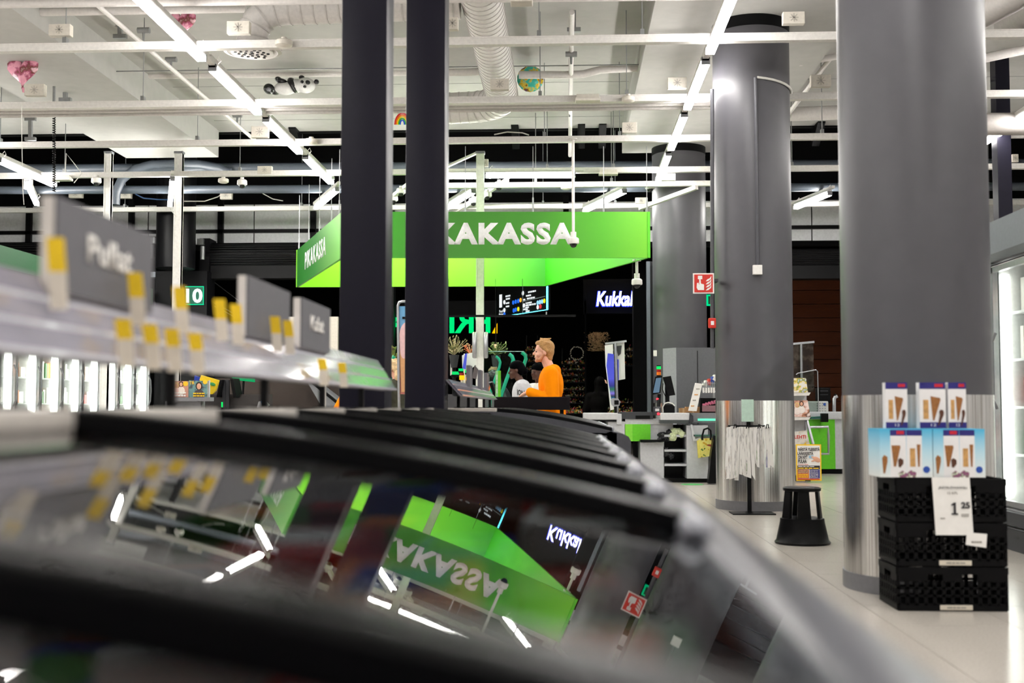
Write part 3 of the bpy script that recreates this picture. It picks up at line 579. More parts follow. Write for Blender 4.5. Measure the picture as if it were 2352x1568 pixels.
def panel(p, q, m, inner):
    d = (q - p).normalized(); n = Vector((d.y, -d.x, 0)); z0, z1 = Vector((0, 0, zb)), Vector((0, 0, zt))
    B().hexa([p + z0, q + z0, q + z0 - n * .02, p + z0 - n * .02, p + z1, q + z1, q + z1 - n * .02, p + z1 - n * .02]).obj('panel', m, sg)
    B().hexa([p + z0 - n * .02, q + z0 - n * .02, q + z0 - n * .04, p + z0 - n * .04, p + z1 - n * .02, q + z1 - n * .02, q + z1 - n * .04, p + z1 - n * .04]).obj('inner_panel', inner, sg)
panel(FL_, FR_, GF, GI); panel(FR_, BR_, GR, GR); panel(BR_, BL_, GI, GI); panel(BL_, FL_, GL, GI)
SW = mat('sign_white', (240, 242, 240), .5)
c = 0; d = (FR_ - FL_).normalized(); pl = W(938, 536, 15.95); pr = W(1319, 536, 16.05)
text('PIKAKASSA', SW, sg, Vector(((pl.x + pr.x) / 2, 0, 0)) + Vector((0, FL_.y + (FR_.y - FL_.y) * (((pl.x + pr.x) / 2 - FL_.x) / (FR_.x - FL_.x)), (W(1100, 510, 15.95).z + W(1100, 561, 15.95).z) / 2)), (pr.x - pl.x), W(1100, 510, 15.95).z - W(1100, 561, 15.95).z, d, bold=.052, spacing=1.16, ext=.001)
m = BL_.lerp(FL_, .46); text('PIKAKASSA', SW, sg, m + Vector((0, 0, (zb + zt) / 2 + .02)), 2.0, .285, FL_ - BL_, bold=.03, spacing=1.1, ext=.001)
for k, (p, s) in enumerate([(FL_.lerp(FR_, f), 0) for f in (.02, .4, .62, .85, .99)] + [(BL_.lerp(FL_, f), 0) for f in (.05, .3, .55, .8, .95)]):
    B().cyl(p + Vector((0, .02, zt)), p + Vector((0, .02, RZ)), .005, n=6).cyl(p + Vector((0, .02, zt)), p + Vector((0, .02, zt + .2)), .012, n=6).obj('wire', GALV, sg)
# ================================================================== things on and before the columns
kx = 12.85
# conduit, call point and fire sign on the left flank of the second column
t = thing('fire_sign', 'red and white fire alarm sign with pressing hand and flames', 'sign', W(1616, 672, 12.5))
B().px(1592, 627, 1640, 674, 12.5, .012).obj('plate', PAPER, t); B().px(1595, 630, 1637, 671, 12.494, .007).obj('red_field', RED, t)
h = B(); pc = lambda l, Y: [W(x, y, Y) for x, y in l]
h.prism(pc([(1601, 650), (1604, 649), (1606, 655), (1606, 641), (1609, 641), (1610, 651), (1617, 653), (1617, 666), (1603, 666), (1600, 660)], 12.493), (0, -.004, 0)); h.prism(pc([(1603, 633), (1613, 633), (1613, 641), (1603, 641)], 12.493), (0, -.003, 0)); h.obj('hand_mark', PAPER, t)
h = B()
for k in range(4): y = 667 - k * 7; h.prism(pc([(1621, y), (1627, y - 1), (1633, y - 6), (1634, y - 13), (1630, y - 7), (1625, y - 5)], 12.493), (0, -.003, 0))
h.obj('flame_mark', PAPER, t); B().px(1630, 640, 1650, 646, 12.512, .2).obj('bracket', DGREY, t)
t = thing('fire_call_point', 'red fire alarm call point under the red sign', 'alarm', W(1637, 753, 12.5)); B().px(1628, 730, 1645, 753, 12.52, .07).obj('case', RED, t, bevel=.01); B().px(1633, 737, 1640, 746, 12.515, .006).obj('glass_plate', PAPER, t)
tag(B().cyl(W(1636, 205, 12.6), W(1636, 800, 12.6), .022, n=10).obj('conduit', mat('conduit_grey', (70, 70, 76), .4), None, W(1636, 800, 12.6), 40), 'thin dark conduit on the left flank of the second grey column', 'conduit')
t = thing('exit_sign', 'small edge lit green exit sign behind the fire sign', 'sign', W(1630, 701, 13.2)); B().px(1623, 676, 1638, 702, 13.2, .02).obj('plate', emi('exit_green', (0, 190, 120), 1.2), t); B().px(1627, 680, 1638, 698, 13.196, .004).obj('field', mat('exit_field', (20, 90, 60), .4), t)
t = thing('conduit', 'dark conduit running down the front of the second grey column', 'conduit', W(1740, 612, 12.42)); B().tube(pc([(1735, 178), (1736, 200), (1740, 612)], 12.42), .018, 8).obj('tube', mat('conduit_grey', (70, 70, 76), .4), t)
a = W(1740, 618, 12.41); B().px(1730, 608, 1751, 630, 12.38, .05).obj('socket_box', WHITE, t, bevel=.004)
pts = [(COL2.x + .432 * math.cos(q), COL2.y + .432 * math.sin(q), W(1750, 176, 12.4).z - .01 * k) for k, q in enumerate([math.radians(d) for d in range(270, 365, 12)])]
tag(B().tube(pts, .014, 8).obj('cable_band', mat('cable_white', (214, 212, 205)), None, pts[0], 60), 'white cable wrapped round the second grey column near its top', 'cable')
# newspaper stand
nb = W(1718, 1174, 12.3); t = thing('newspaper_stand', 'slim black newspaper stand before the steel sleeve of the second column', 'stand', (nb.x, 12.2, 0))
B().box(nb.x - .02, 12.18, 0, nb.x + .02, 12.21, 1.0).obj('pole', BLACKM, t); B().box(nb.x - .19, 12.03, 0, nb.x + .24, 12.33, .012).obj('base_plate', BLACKM, t)
B().px(1704, 917, 1731, 968, 12.17, .03).obj('header_sleeve', mat('pale_green_plastic', (196, 224, 208), .3), t); B().bar(W(1672, 978, 12.16), W(1757, 978, 12.16), .016).obj('crossbar', BLACKM, t)
def paper_bundle(x0, x1, y0, y1, Y, label, seed):
    rng = random.Random(seed); a = W((x0 + x1) / 2, y1, Y); o = thing('newspaper', label, 'newspaper', a, 'newspapers hanging on the stand'); n = 6
    for k in range(n):
        f0, f1 = k / n, (k + 1) / n; P = []
        for f, s in ((f0, 0), (f1, 0)):
            xt = x0 + (x1 - x0) * f; xb = xt + rng.uniform(-4, 6); P += [W(xt, y0 + rng.uniform(-2, 2), Y - .02 * math.sin(f * 3)), W(xb, y1 + rng.uniform(-14, 2), Y - .05 * rng.random())]
        B().hexa([P[0], P[2], P[2] + Vector((0, .012, 0)), P[0] + Vector((0, .012, 0)), P[1], P[3], P[3] + Vector((0, .02, 0)), P[1] + Vector((0, .02, 0))]).obj('sheet', NEWS[(k + seed) % 3], o)
    h = B()
    for x in (x0 + (x1 - x0) * .3, x0 + (x1 - x0) * .75): h.tube([W(x - 2, y0 + 4, Y - .03), W(x, y0 - 6, Y - .03), W(x + 3, y0 - 6, Y - .02), W(x + 4, y0 + 3, Y - .02)], .005, 6)
    h.obj('hook', BLACKM, o)
NEWS = [rampmat('newsprint_%d' % k, [(0, (238, 236, 232)), (.55, (232, 229, 224)), (.6, (150, 148, 146)), (.63, (234, 231, 226)), (.7, c_), (.76, (236, 232, 226))], kind='streak', scale=s_) for k, (c_, s_) in enumerate((((40, 70, 150), 9), ((120, 90, 60), 16), ((90, 130, 60), 12)))]
paper_bundle(1668, 1732, 980, 1102, 12.12, 'left wider bundle of newspapers hanging from the stand', 1); paper_bundle(1730, 1772, 980, 1076, 12.1, 'right narrower bundle of newspapers hanging from the stand', 2)
# step stool
sb = W(1852, 1240, 9.4); x, y = sb.x, 9.55; t = thing('step_stool', 'black plastic step stool on the floor between the grey columns', 'stool', (x, y, 0))
B().lathe((x, y, 0), [(.215, 0), (.22, .015), (.205, .03), (.19, .1), (.175, .17), (.172, .2), (.12, .21)], 32).obj('lower_skirt', BLACKP, t, smooth=35)
B().lathe((x, y, 0), [(.13, .415), (.148, .42), (.15, .44), (.13, .448)], 32).obj('top_step', BLACKP, t, smooth=35)
for an in (200, 265, 340, 90): q = math.radians(an); B().hexa([Vector((x, y, z)) + Matrix.Rotation(q, 3, 'Z') @ Vector((r + dx, dy, 0)) for z, r, hw in ((.19, .14, .055), (.43, .118, .04)) for dx, dy in ((-.012, -hw), (.012, -hw), (.012, hw), (-.012, hw))]).obj('leg', BLACKP, t)
# folding crates with cone boxes
cx0, cx1 = W(2064, 1390, 6.42).x, W(2292, 1390, 6.42).x; cw = cx1 - cx0; CRM = mat('crate_black', (5, 5, 7), .5, 0, .2, spec=.15)
CRW = .57; crx = cx0 - .02; hh = .235; ROT = math.radians(0); CC = Vector((cx0 + CRW / 2, 6.41 + .19, 0))
def cr(p): p = Vector(p); return CC + Matrix.Rotation(ROT, 3, 'Z') @ p
def rbox(b, x0, y0, z0, x1, y1, z1): return b.hexa([cr(p) for p in ((x0, y0, z0), (x1, y0, z0), (x1, y1, z0), (x0, y1, z0), (x0, y0, z1), (x1, y0, z1), (x1, y1, z1), (x0, y1, z1))])
for k in range(3):
    z = k * hh; t = thing('folding_crate', ('bottom black folding crate of the stack, on the floor', 'middle black folding crate of the stack', 'top black folding crate of the stack, under the cone boxes')[k], 'crate', cr((0, 0, z)), 'black folding crates in the stack')
    w, d = CRW / 2, .178
    rbox(B(), -w, -d, z, w, d, z + .014).obj('bottom', CRM, t)
    for (fx, fy, n, hor) in ((0, -1, 12, 1), (0, 1, 12, 1), (-1, 0, 8, 0), (1, 0, 8, 0)):
        b = B(); th = .014; L = w if hor else d
        def seg(a0, a1, z0, z1, o=0):
            if hor: yy = fy * d; rbox(b, a0, yy - th / 2 + (o * fy), z + z0, a1, yy + th / 2 + o * fy, z + z1)
            else: xx = fx * w; rbox(b, xx - th / 2 + o * fx, a0, z + z0, xx + th / 2 + o * fx, a1, z + z1)
        seg(-L, L, .004, .04); seg(-L, L, .195, .231, .003)
        if hor: seg(-L, -.13, .155, .2); seg(.13, L, .155, .2); seg(-.05, .05, .155, .2)
        else: seg(-L, -.06, .155, .2); seg(.06, L, .155, .2)
        for q in range(n + 1): a0 = -L + 2 * L * q / n; seg(max(-L, a0 - .009), min(L, a0 + .009), .03, .16)
        for zz in (.075, .115): seg(-L, L, zz, zz + .012)
        b.obj('side_wall', CRM, t)
    if k < 2:
        b = B(); rbox(b, -.07, -d - .014, z + .008, .1, -d - .008, z + .034); b.obj('label_strip', mat('crate_label', (214, 206, 190), .5), t, bevel=.002)
        lines(t, mat('grey_ink', (150, 146, 138), .6), cr((.015, -d - .0145, z + .021)), .1, .014, 1)
XR = Matrix.Rotation(ROT, 3, 'Z') @ Vector((1, 0, 0))
ztop = 3 * hh
t = thing('price_sheet', 'white price sheet reading 1 25 hung on the top crates', 'sign', cr((0, -.2, ztop)))
PX0, PX1 = -.1, .105
q = [cr((PX0 - .005, -.205, ztop + .004)), cr((PX1 - .012, -.205, ztop + .004)), cr((PX1, -.212, ztop - .3)), cr((PX0 + .008, -.212, ztop - .3))]
B().prism(q, Vector((0, .003, 0))).obj('sheet', PAPER, t); INK = mat('black_ink', (40, 38, 42), .6); INKG = mat('grey_ink', (150, 146, 138))
def ps(s, x, z, w, h, m=INK, bold=.02): text(s, m, t, cr((x, -.213, ztop + z)), w, h, XR, bold=bold, ext=.0005)
ps('JÄÄTELÖVOHVELI', .0, -.05, .15, .017); ps('12 KPL', .0, -.077, .055, .013, INKG); B().prism([cr((x_, -.2135, ztop - .193 + z_)) for x_, z_ in ((-.008, 0), (.026, 0), (.026, .009), (.0155, .009), (.0155, .065), (.006, .065), (-.008, .056), (-.008, .047), (.003, .051), (.003, .009), (-.008, .009))], Vector((0, -.0006, 0))).obj('lettering', INK, t); ps('25', .066, -.142, .046, .034, bold=.04); lines(t, INKG, cr((-.055, -.213, ztop - .212)), .024, .012, 1); lines(t, INKG, cr((.062, -.213, ztop - .195)), .04, .018, 2)
t = thing('price_ticket', 'small white ticket under the corner of the price sheet', 'ticket', cr((.12, -.21, ztop - .33)))
q = [cr((.07, -.214, ztop - .285)), cr((.175, -.214, ztop - .293)), cr((.168, -.216, ztop - .365)), cr((.062, -.216, ztop - .35))]; B().prism(q, Vector((0, .002, 0))).obj('ticket', PAPER, t); lines(t, INKG, cr((.118, -.217, ztop - .335)), .055, .016, 1)
BLUE = mat('carton_blue', (40, 36, 120), .4); SKY = rampmat('carton_sky', [(0, (236, 240, 238)), (.5, (190, 226, 240)), (1, (70, 180, 222))], 2); CONE = mat('cone_brown', (150, 98, 48), .6, 0, .2, 60, .3); WAF = mat('wafer', (196, 150, 90), .6, 0, .25, 50); LOGO = mat('carton_red', (200, 30, 50), .4); CTNW = mat('carton_white', (238, 237, 238), .45, var=.02); CHOC = mat('chocolate', (84, 46, 26), .5)
def cone_box(x0, x1, z0, z1, y, label, dep=.1):
    t = thing('cone_box', label, 'box', cr(((x0 + x1) / 2, y + dep / 2, z0)), 'small ice cream cone boxes'); w, h = x1 - x0, z1 - z0
    def r(a, b, c, d, dy, m, n, th=.0015):
        q = B(); rbox(q, x0 + w * a, y - dy - th, z0 + h * b, x0 + w * c, y - dy, z0 + h * d); return q.obj(n, m, t)
    def poly(l, dy, m, n): q = B(); q.prism([cr((x0 + w * a, y - dy, z0 + h * b)) for a, b in l], Vector((0, -.0015, 0))); return q.obj(n, m, t)
    b = B(); rbox(b, x0, y, z0, x1, y + dep, z1); b.obj('carton', CTNW, t)
    r(0, .86, 1, 1, 0, BLUE, 'blue_band'); r(0, 0, 1, .13, 0, BLUE, 'blue_foot'); r(.58, .9, .9, .97, .0016, LOGO, 'red_mark'); r(.14, .2, .34, .62, 0, WAF, 'window')
    poly([(.42, .7), (.78, .66), (.8, .62), (.55, .17), (.5, .17)], .0016, CONE, 'cone_print'); poly([(.74, .36), (.78, .4), (.88, .4), (.92, .34), (.9, .28), (.72, .05), (.68, .06), (.76, .28)], .003, CHOC, 'small_cone_print')
    text('12', mat('carton_white', (238, 237, 238)), t, cr((x0 + w * .52, y - .002, z0 + h * .07)), w * .2, h * .06, XR, ext=.0005)
zz = ztop + .003
for k, (a, b, lab) in enumerate(((2034, 2084, 'upper left ice cream cone box on the crates'), (2112, 2172, 'upper middle ice cream cone box on the crates'), (2178, 2219, 'upper right ice cream cone box on the crates'))):
    xa = W(a, 990, 6.46).x - CC.x; xb = W(b, 990, 6.46).x - CC.x; cone_box(xa, xb, zz + .262, zz + .508, -.15, lab, .06)
def display_box(x0, x1, z0, z1, y, label, dep=.24):
    t = thing('display_carton', label, 'box', cr(((x0 + x1) / 2, y, z0)), 'large ice cream cone cartons'); w, h = x1 - x0, z1 - z0
    def r(a, b, c, d, dy, m, n, th=.0015):
        q = B(); rbox(q, x0 + w * a, y - dy - th, z0 + h * b, x0 + w * c, y - dy, z0 + h * d); return q.obj(n, m, t)
    def poly(l, dy, m, n): q = B(); q.prism([cr((x0 + w * a, y - dy, z0 + h * b)) for a, b in l], Vector((0, -.0015, 0))); return q.obj(n, m, t)
    b = B(); rbox(b, x0, y, z0, x1, y + dep, z1); b.obj('carton', SKY, t)
    r(.2, 0, .5, .86, .0, CTNW, 'white_field'); r(.51, 0, .8, .86, .0, CTNW, 'white_field'); r(.2, .86, .5, .98, 0, BLUE, 'blue_band'); r(.51, .86, .8, .98, 0, BLUE, 'blue_band'); r(.32, .89, .46, .96, .0016, LOGO, 'red_mark'); r(.57, .22, .67, .6, .0016, WAF, 'window')
    poly([(.22, .66), (.38, .66), (.39, .62), (.3, .22), (.26, .22)], .0016, CONE, 'cone_print'); poly([(.34, .36), (.38, .4), (.44, .36), (.44, .28), (.38, .2), (.35, .22)], .003, CHOC, 'small_cone_print'); poly([(.7, .68), (.77, .68), (.75, .22), (.72, .22)], .0016, CONE, 'cone_print')
    poly([(.04, .4), (.08, .46), (.14, .42), (.14, .32), (.09, .08), (.06, .08)], .0016, CONE, 'small_cone_print'); poly([(.36, 0), (.34, .08), (.42, .14), (.5, .08), (.58, .15), (.68, .1), (.68, 0)], .003, rampmat('toppings', [(0, (90, 50, 30)), (.5, (150, 90, 130)), (.55, (90, 140, 60)), (.6, (240, 235, 225))], kind='noise', scale=60), 'topping_print')
    q = B(); q.cyl(cr((x0 + w * .88, y - .002, z0 + h * .16)), cr((x0 + w * .88, y, z0 + h * .16)), w * .065, n=20); q.obj('blue_mark', mat('mark_blue', (40, 80, 170), .4), t)
xa, xb, xc_ = [W(p, 1100, 6.42).x - CC.x for p in (2022, 2144, 2264)]
display_box(xa, xb - .002, zz, zz + .258, -.18, 'left sky blue ice cream cone carton on the crates'); display_box(xb + .002, xc_, zz, zz + .258, -.18, 'right sky blue ice cream cone carton on the crates')
# ================================================================== glass door cabinets
CABIN = mat('cabinet_inside', (232, 234, 234), .5); PANE = glass('door_glass', (244, 248, 246), 1.3, .01)
def cabinet(x, y0, y1, face, z0, z1, label, group, top, deep=.8, led=CAB_LED, tw=.17):
    """upright cabinet; face=+1 looks towards +x, -1 towards -x"""
    t = thing('glass_door_cabinet', label, 'fridge', (x - face * deep / 2, (y0 + y1) / 2, 0), group); f = face
    B().box(x - f * deep, y0, 0, x - f * (deep - .05), y1, top).box(x - f * deep, y0, z1 + .02, x - f * .05, y1, top).box(x - f * deep, y0, 0, x - f * .04, y1, z0).box(x - f * deep, y0, z0, x - f * .06, y0 + .02, z1).box(x - f * deep, y1 - .02, z0, x - f * .06, y1, z1 + .02).obj('body', CABIN, t)
    for z in [z0 + (z1 - z0) * k / 5 for k in range(1, 5)]: B().box(x - f * (deep - .06), y0 + .03, z, x - f * .16, y1 - .03, z + .02).obj('shelf', CABIN, t)
    d = B(); e = .045
    d.box(x - f * .04, y0, z0, x, y0 + e, z1).box(x - f * .04, y1 - e, z0, x, y1, z1).box(x - f * .04, y0, z0, x, y1, z0 + e).box(x - f * .04, y0, z1 - e, x, y1, z1)
    d = d.obj('door', ALU, t); B().box(x - f * .025, y0 + e, z0 + e, x - f * .018, y1 - e, z1 - e).obj('pane', PANE, d)
    B().tube([(x + f * .0, y1 - .09, z0 + .75), (x + f * .045, y1 - .09, z0 + .85), (x + f * .055, y1 - .09, z0 + 1.05), (x + f * .045, y1 - .09, z0 + 1.25), (x, y1 - .09, z0 + 1.35)], .012, 8).obj('handle', mat('handle_grey', (110, 112, 116), .3), d, smooth=60)
    B().box(x - f * tw, y1 - .05, z0 + .06, x - f * .07, y1 - .022, z1 - .06).obj('light_tube', led, t)
    B().box(x - f * tw, y0 + .022, z0 + .06, x - f * .07, y0 + .05, z1 - .06).obj('light_tube', led, t)
    rng = random.Random(int(y0 * 100)); cols = GOODS; g = {}
    for z in [z0 + .02] + [z0 + (z1 - z0) * k / 5 + .02 for k in range(1, 5)]:
        yy = y0 + .05
        while yy < y1 - .12:
            w = rng.choice((.07, .09, .12)); h = rng.uniform(.14, .27); k = rng.choice((0, 1, 2, 2, 2, 2, 5)); g.setdefault(k, B()).box(x - f * .45, yy, z, x - f * rng.uniform(.18, .22), yy + w - .008, z + h); yy += w
    for k, b in g.items(): b.obj('goods_row', cols[k], t)['kind'] = 'stuff'
    return t
nm = ['first', 'second', 'third', 'fourth', 'fifth', 'sixth', 'seventh', 'eighth', 'ninth', 'tenth']
for k in range(8):
    y0 = 15.9 + k * .78; t = cabinet(-7.95, y0, y0 + .775, 1, .35, 2.3, '%s lit glass door fridge from the left edge, seen under the price rail' % nm[k], 'lit glass door fridges on the left', 2.62)
tag(B().box(-8.75, 15.9, 3.05, -7.93, 22.15, 3.36).box(-8.75, 15.9, 2.63, -8.0, 22.15, 3.05).obj('fridge_fascia', mat('green_fascia', (40, 92, 56), .5), None, (-8.3, 19, 2.6)), 'dark green fascia above the left fridges', 'fascia')
for k in range(5): cabinet(3.4, 8.0 + k * .78, 8.775 + k * .78, -1, .32, 2.2, '%s glass door fridge on the right counted from the camera' % nm[k], 'glass door fridges on the right', 2.225, led=CAB_LED2, tw=.13)
fs = B().prism([(3.38, 7.9, 2.23), (3.30, 7.9, 2.27), (3.30, 7.9, 2.52), (3.45, 7.9, 2.56), (4.2, 7.9, 2.56), (4.2, 7.9, 2.23)], (0, 4.1, 0)).obj('fridge_fascia', mat('grey_fascia', (98, 104, 108), .5), None, (3.6, 9, 2.2)); tag(fs, 'grey fascia above the right fridges', 'fascia')
tag(B().box(3.37, 8.0, .0, 3.39, 11.9, .16).box(3.32, 8.0, .2, 3.39, 11.9, .3).obj('kick_plate', DGREY, None, (3.4, 10, 0)), 'grey kick plate and bumper under the right fridges', 'kick plate')
# ================================================================== number sign, mall beyond the openings
t = thing('number_sign', 'edge lit green sign with the white number 10 on the dark pier', 'sign', W(447, 700, 22.27))
GRN = emi('edge_green', (20, 200, 140), 1.3)
B().px(425, 657, 468, 700, 22.27, .03).obj('plate', mat('sign_green_plate', (18, 92, 72), .25), t)
b = B()
for r in ((425, 657, 468, 659), (425, 698, 468, 700), (466, 657, 468, 700)): b.px(*r, 22.26, .012)
b.obj('lit_edge', GRN, t)
text('10', emi('sign_white_glow', (225, 255, 245), 1.6), t, W(446, 679, 22.262), W(465, 679, 22.262).x - W(427, 679, 22.262).x, W(446, 662, 22.262).z - W(446, 695, 22.262).z, bold=.03)
tag(B().px(345, 624, 356, 636, 22.25, .04).obj('wall_notice', mat('notice', (214, 222, 238), .6), None, W(350, 636, 22.25)), 'small white notice on the dark pier left of the number sign', 'notice')
# shop front lettering seen from behind, with its beam
t = thing('shop_front_sign', 'green letters of the shop front seen from behind, below a black beam', 'sign', W(1005, 765, 24.6))
SG = emi('letter_green', (0, 232, 122), .9)
xa, xb = W(886, 740, 24.6), W(1126, 740, 24.6)
text('PRISMA', SG, t, W(1006, 739, 24.6), xb.x - xa.x, W(1000, 712, 24.6).z - W(1000, 765, 24.6).z, bold=.022, mirror=True, ext=.05, spacing=1.0)
B().prism([W(1130, 765, 24.6), W(1142, 765, 24.6), W(1142, 742, 24.6)], (0, .05, 0)).obj('yellow_corner', emi('letter_yellow', (255, 190, 0), 1.1), t)
B().px(790, 690, 1140, 728, 24.3, .12).obj('beam', DARKW, t)
for x_ in (791, 1138): B().box(W(x_, 0, 24.34).x, 24.34, 0, W(x_ + 3, 0, 24.34).x, 24.38, 3.0).obj('mullion', DARKW, t)
# hanging information board
t = thing('info_board', 'black hanging information board with number 1 and a cyan lit edge', 'sign', W(1205, 725, 24.0)); YB = 23.4
q = W(1258, 711, YB); p = W(1140, 720, 25.4); p.z = q.z; up = Vector((0, 0, .95)); dv = q - p; dv.z = 0; dn = dv.normalized(); nn = Vector((dn.y, -dn.x, 0))
def on(u, v, o=.01): return p + dv * u + Vector((0, 0, (q.z - p.z) * u + v)) + nn * o      # u along, v up from the lower edge
B().hexa([on(0, 0, 0), on(1, 0, 0), on(1, 0, -.06), on(0, 0, -.06), on(0, .95, 0), on(1, .95, 0), on(1, .95, -.06), on(0, .95, -.06)]).obj('panel', mat('screen_black', (3, 3, 4), .7, spec=.2), t)
CY_ = emi('edge_cyan', (90, 225, 255), 3.5); B().bar(on(1, 0), on(1, .95), .035).bar(on(.32, 0), on(1, 0), .012).obj('lit_edge', CY_, t)
WG = emi('print_white', (240, 248, 250), .9)
def bt_(s, u, v, w, h, m=WG, bold=.02): text(s, m, t, on(u, v), w * 1.7, h, dn, bold=bold, ext=0)
bt_('1', .10, .34, .075, .28, bold=.03); bt_('Food', .11, .12, .1, .06); bt_('Market', .11, .05, .12, .06)
for k_, (u, v, w) in enumerate(((.25, .42, .13), (.25, .36, .11), (.245, .27, .1), (.245, .2, .1), (.72, .42, .2), (.66, .35, .14), (.7, .29, .2), (.66, .20, .16), (.7, .155, .28), (.63, .11, .09), (.62, .07, .06), (.64, .03, .1), (.575, .28, .06), (.575, .08, .06))): lines(t, WG, on(u, v), w * 1.7, .06, 1, dn, seed=k_)
DOT = [emi('dot_blue', (40, 110, 230), .9), emi('dot_orange', (255, 180, 60), 1), emi('dot_yellow', (235, 225, 30), 1), emi('dot_sky', (150, 210, 250), 1), emi('dot_red', (220, 60, 60), .9), WG]
def dot(u, v, k, r=.046): c = on(u, v, .012); B().cyl(c, c + nn * .006, r, n=14).obj('pictogram', DOT[k], t)
for k, (u, v, c) in enumerate(((.36, .26, 0), (.41, .27, 0), (.46, .275, 0), (.505, .285, 1), (.37, .09, 0), (.41, .1, 0), (.46, .105, 2), (.18, .04, 0), (.83, .17, 3), (.87, .175, 3), (.91, .18, 3), (.95, .185, 2), (.83, .08, 5), (.88, .085, 4), (.18, .3, 5), (.18, .13, 5), (.57, .16, 5), (.55, .42, 5))): dot(u, v, c)
B().bar(on(.54, .0), on(.54, .6), .012).bar(on(.54, .245), on(.96, .275), .01).obj('rule_line', mat('rule_grey', (150, 165, 168), .5), t)
B().cyl(on(.5, .95), on(.5, 3.0), .01, n=6).obj('hanger', GALV, t); B().cyl(on(.985, -.04), on(.985, -.11), .015, n=8).obj('foot', GALV, t)
# flower shop
t = thing('neon_sign', 'glowing white script sign of the flower shop', 'sign', W(1414, 702, 27.5))
B().px(1340, 640, 1520, 720, 27.7, .1).box(W(1340, 0, 27.7).x, 27.7, 0, W(1344, 0, 27.7).x, 27.8, 3.6).box(W(1516, 0, 27.7).x, 27.7, 0, W(1520, 0, 27.7).x, 27.8, 3.6).obj('portal', DARKW, t)
text('Kukkak', emi('neon_white', (245, 246, 255), 4.0), t, W(1417, 686, 27.5), W(1464, 686, 27.5).x - W(1370, 686, 27.5).x, W(1400, 668, 27.5).z - W(1400, 701, 27.5).z, bold=.018, shear=.2, ext=.05)
text('Kukkak', emi('neon_blue', (40, 60, 255), 1.6), t, W(1417, 686, 27.53) + Vector((0, .04, 0)), W(1466, 686, 27.5).x - W(1368, 686, 27.5).x, W(1400, 666, 27.5).z - W(1400, 703, 27.5).z, bold=.045, shear=.2, ext=.02, name='glow_rim')
tag(B().px(1457, 560, 1487, 1050, 25.5, .5).obj('shop_pillar', DARKW, None, W(1472, 960, 25.5)), 'black pillar hiding the end of the neon script', 'pillar')
tag(B().px(1488, 600, 1493, 1074, 21.0, .1).obj('door_jamb', mat('jamb_grey', (92, 98, 104), .4), None, W(1490, 960, 21)), 'thin grey door jamb left of the farthest round column', 'jamb')
tag(B().px(1494, 600, 1504, 1073, 21.2, .2).obj('door_frame_post', mat('frame_black', (24, 24, 28), .4), None, W(1499, 960, 21.2)), 'black frame post touching the farthest round column', 'post')
FLC = [mat('flower_%d' % k, c, .6) for k, c in enumerate(((235, 230, 215), (230, 170, 60), (200, 60, 90), (110, 140, 60), (160, 110, 70), (235, 130, 50)))]
def flowers(px0, px1, rows, Y, n, label, size=(.008, .022), weights=(3, 1, 1, 2, 2, 1)):
    c = W((px0 + px1) / 2, rows[-1] + 8, Y); t = thing('flower_shelf', label, 'flowers', c, 'flower displays in the dark shop'); rng = random.Random(int(px0)); g = {}
    for r in rows:
        B().px(px0, r + 5, px1, r + 6.5, Y - .1, .5).obj('shelf', BLACKM, t)
        for i in range(n * 2):
            k = rng.choices(range(6), weights)[0]; s = rng.uniform(*size); p = W(rng.uniform(px0, px1), r + 4 - rng.expovariate(.35), Y + rng.uniform(0, .4))
            g.setdefault(k, B()).obox(p, (s * rng.uniform(1, 2.5), s, s), (rng.random(), rng.random() * 3, rng.random()))
    for k, b in g.items(): b.obj('blossoms', FLC[k], t)['kind'] = 'stuff'
    for a_ in (px0, px1 - 2): q_ = W(a_, rows[0] - 30, Y + .4); B().box(q_.x, Y + .35, 0, W(a_ + 2, 900, Y + .4).x, Y + .45, q_.z).obj('frame_post', BLACKM, t)
flowers(1290, 1345, [830, 845, 858, 872, 890, 905, 920, 938], 29.5, 34, 'dark shelves of small flowers right of the man in orange')
flowers(1395, 1458, [800, 815, 833, 920, 935], 29.5, 26, 'flower shelves behind the hanging banner')
flowers(1208, 1235, [800, 815, 826, 845], 29.5, 22, 'flower shelves left of the man in orange')
flowers(1300, 1480, [944], 26.5, 120, 'low row of bright flowers along the floor', (.01, .028), (1, 2, 2, 4, 1, 2))
p = W(1372, 815, 29.0); t = thing('dried_grass_bunch', 'lit bunch of pale dried grass in the dark shop', 'flowers', p); b = B(); rng = random.Random(4)
for k in range(520): a = W(1372 + rng.uniform(-32, 26), 808, 29 + rng.uniform(-.2, .2)); f = W(1372 + rng.gauss(0, 11), 762 + rng.uniform(0, 44), 29 + rng.uniform(-.2, .2)); b.bar(f, f.lerp(a, .12) + Vector((rng.uniform(-.07, .07), 0, 0)), .011, .006)
b.obj('stems', mat('dried_grass', (206, 170, 128), .7), t)['kind'] = 'stuff'
p = W(1325, 808, 29); t = thing('flower_wreath', 'round wreath of tiny lights in the dark shop', 'wreath', p); b = B()
for k in range(46): q = 2 * math.pi * k / 46; b.obox(W(1325 + 15 * math.cos(q) + rng.uniform(-1, 1), 811 + 15 * math.sin(q) + rng.uniform(-1, 1), 29), (.02, .012, .012), (q, q, 0))
b.obj('leaves', FLC[0], t)['kind'] = 'stuff'; B().cyl(W(1325, 796, 29), (W(1325, 796, 29).x, 29, 7.6), .003, n=5).obj('hanging_wire', BLACKM, t)
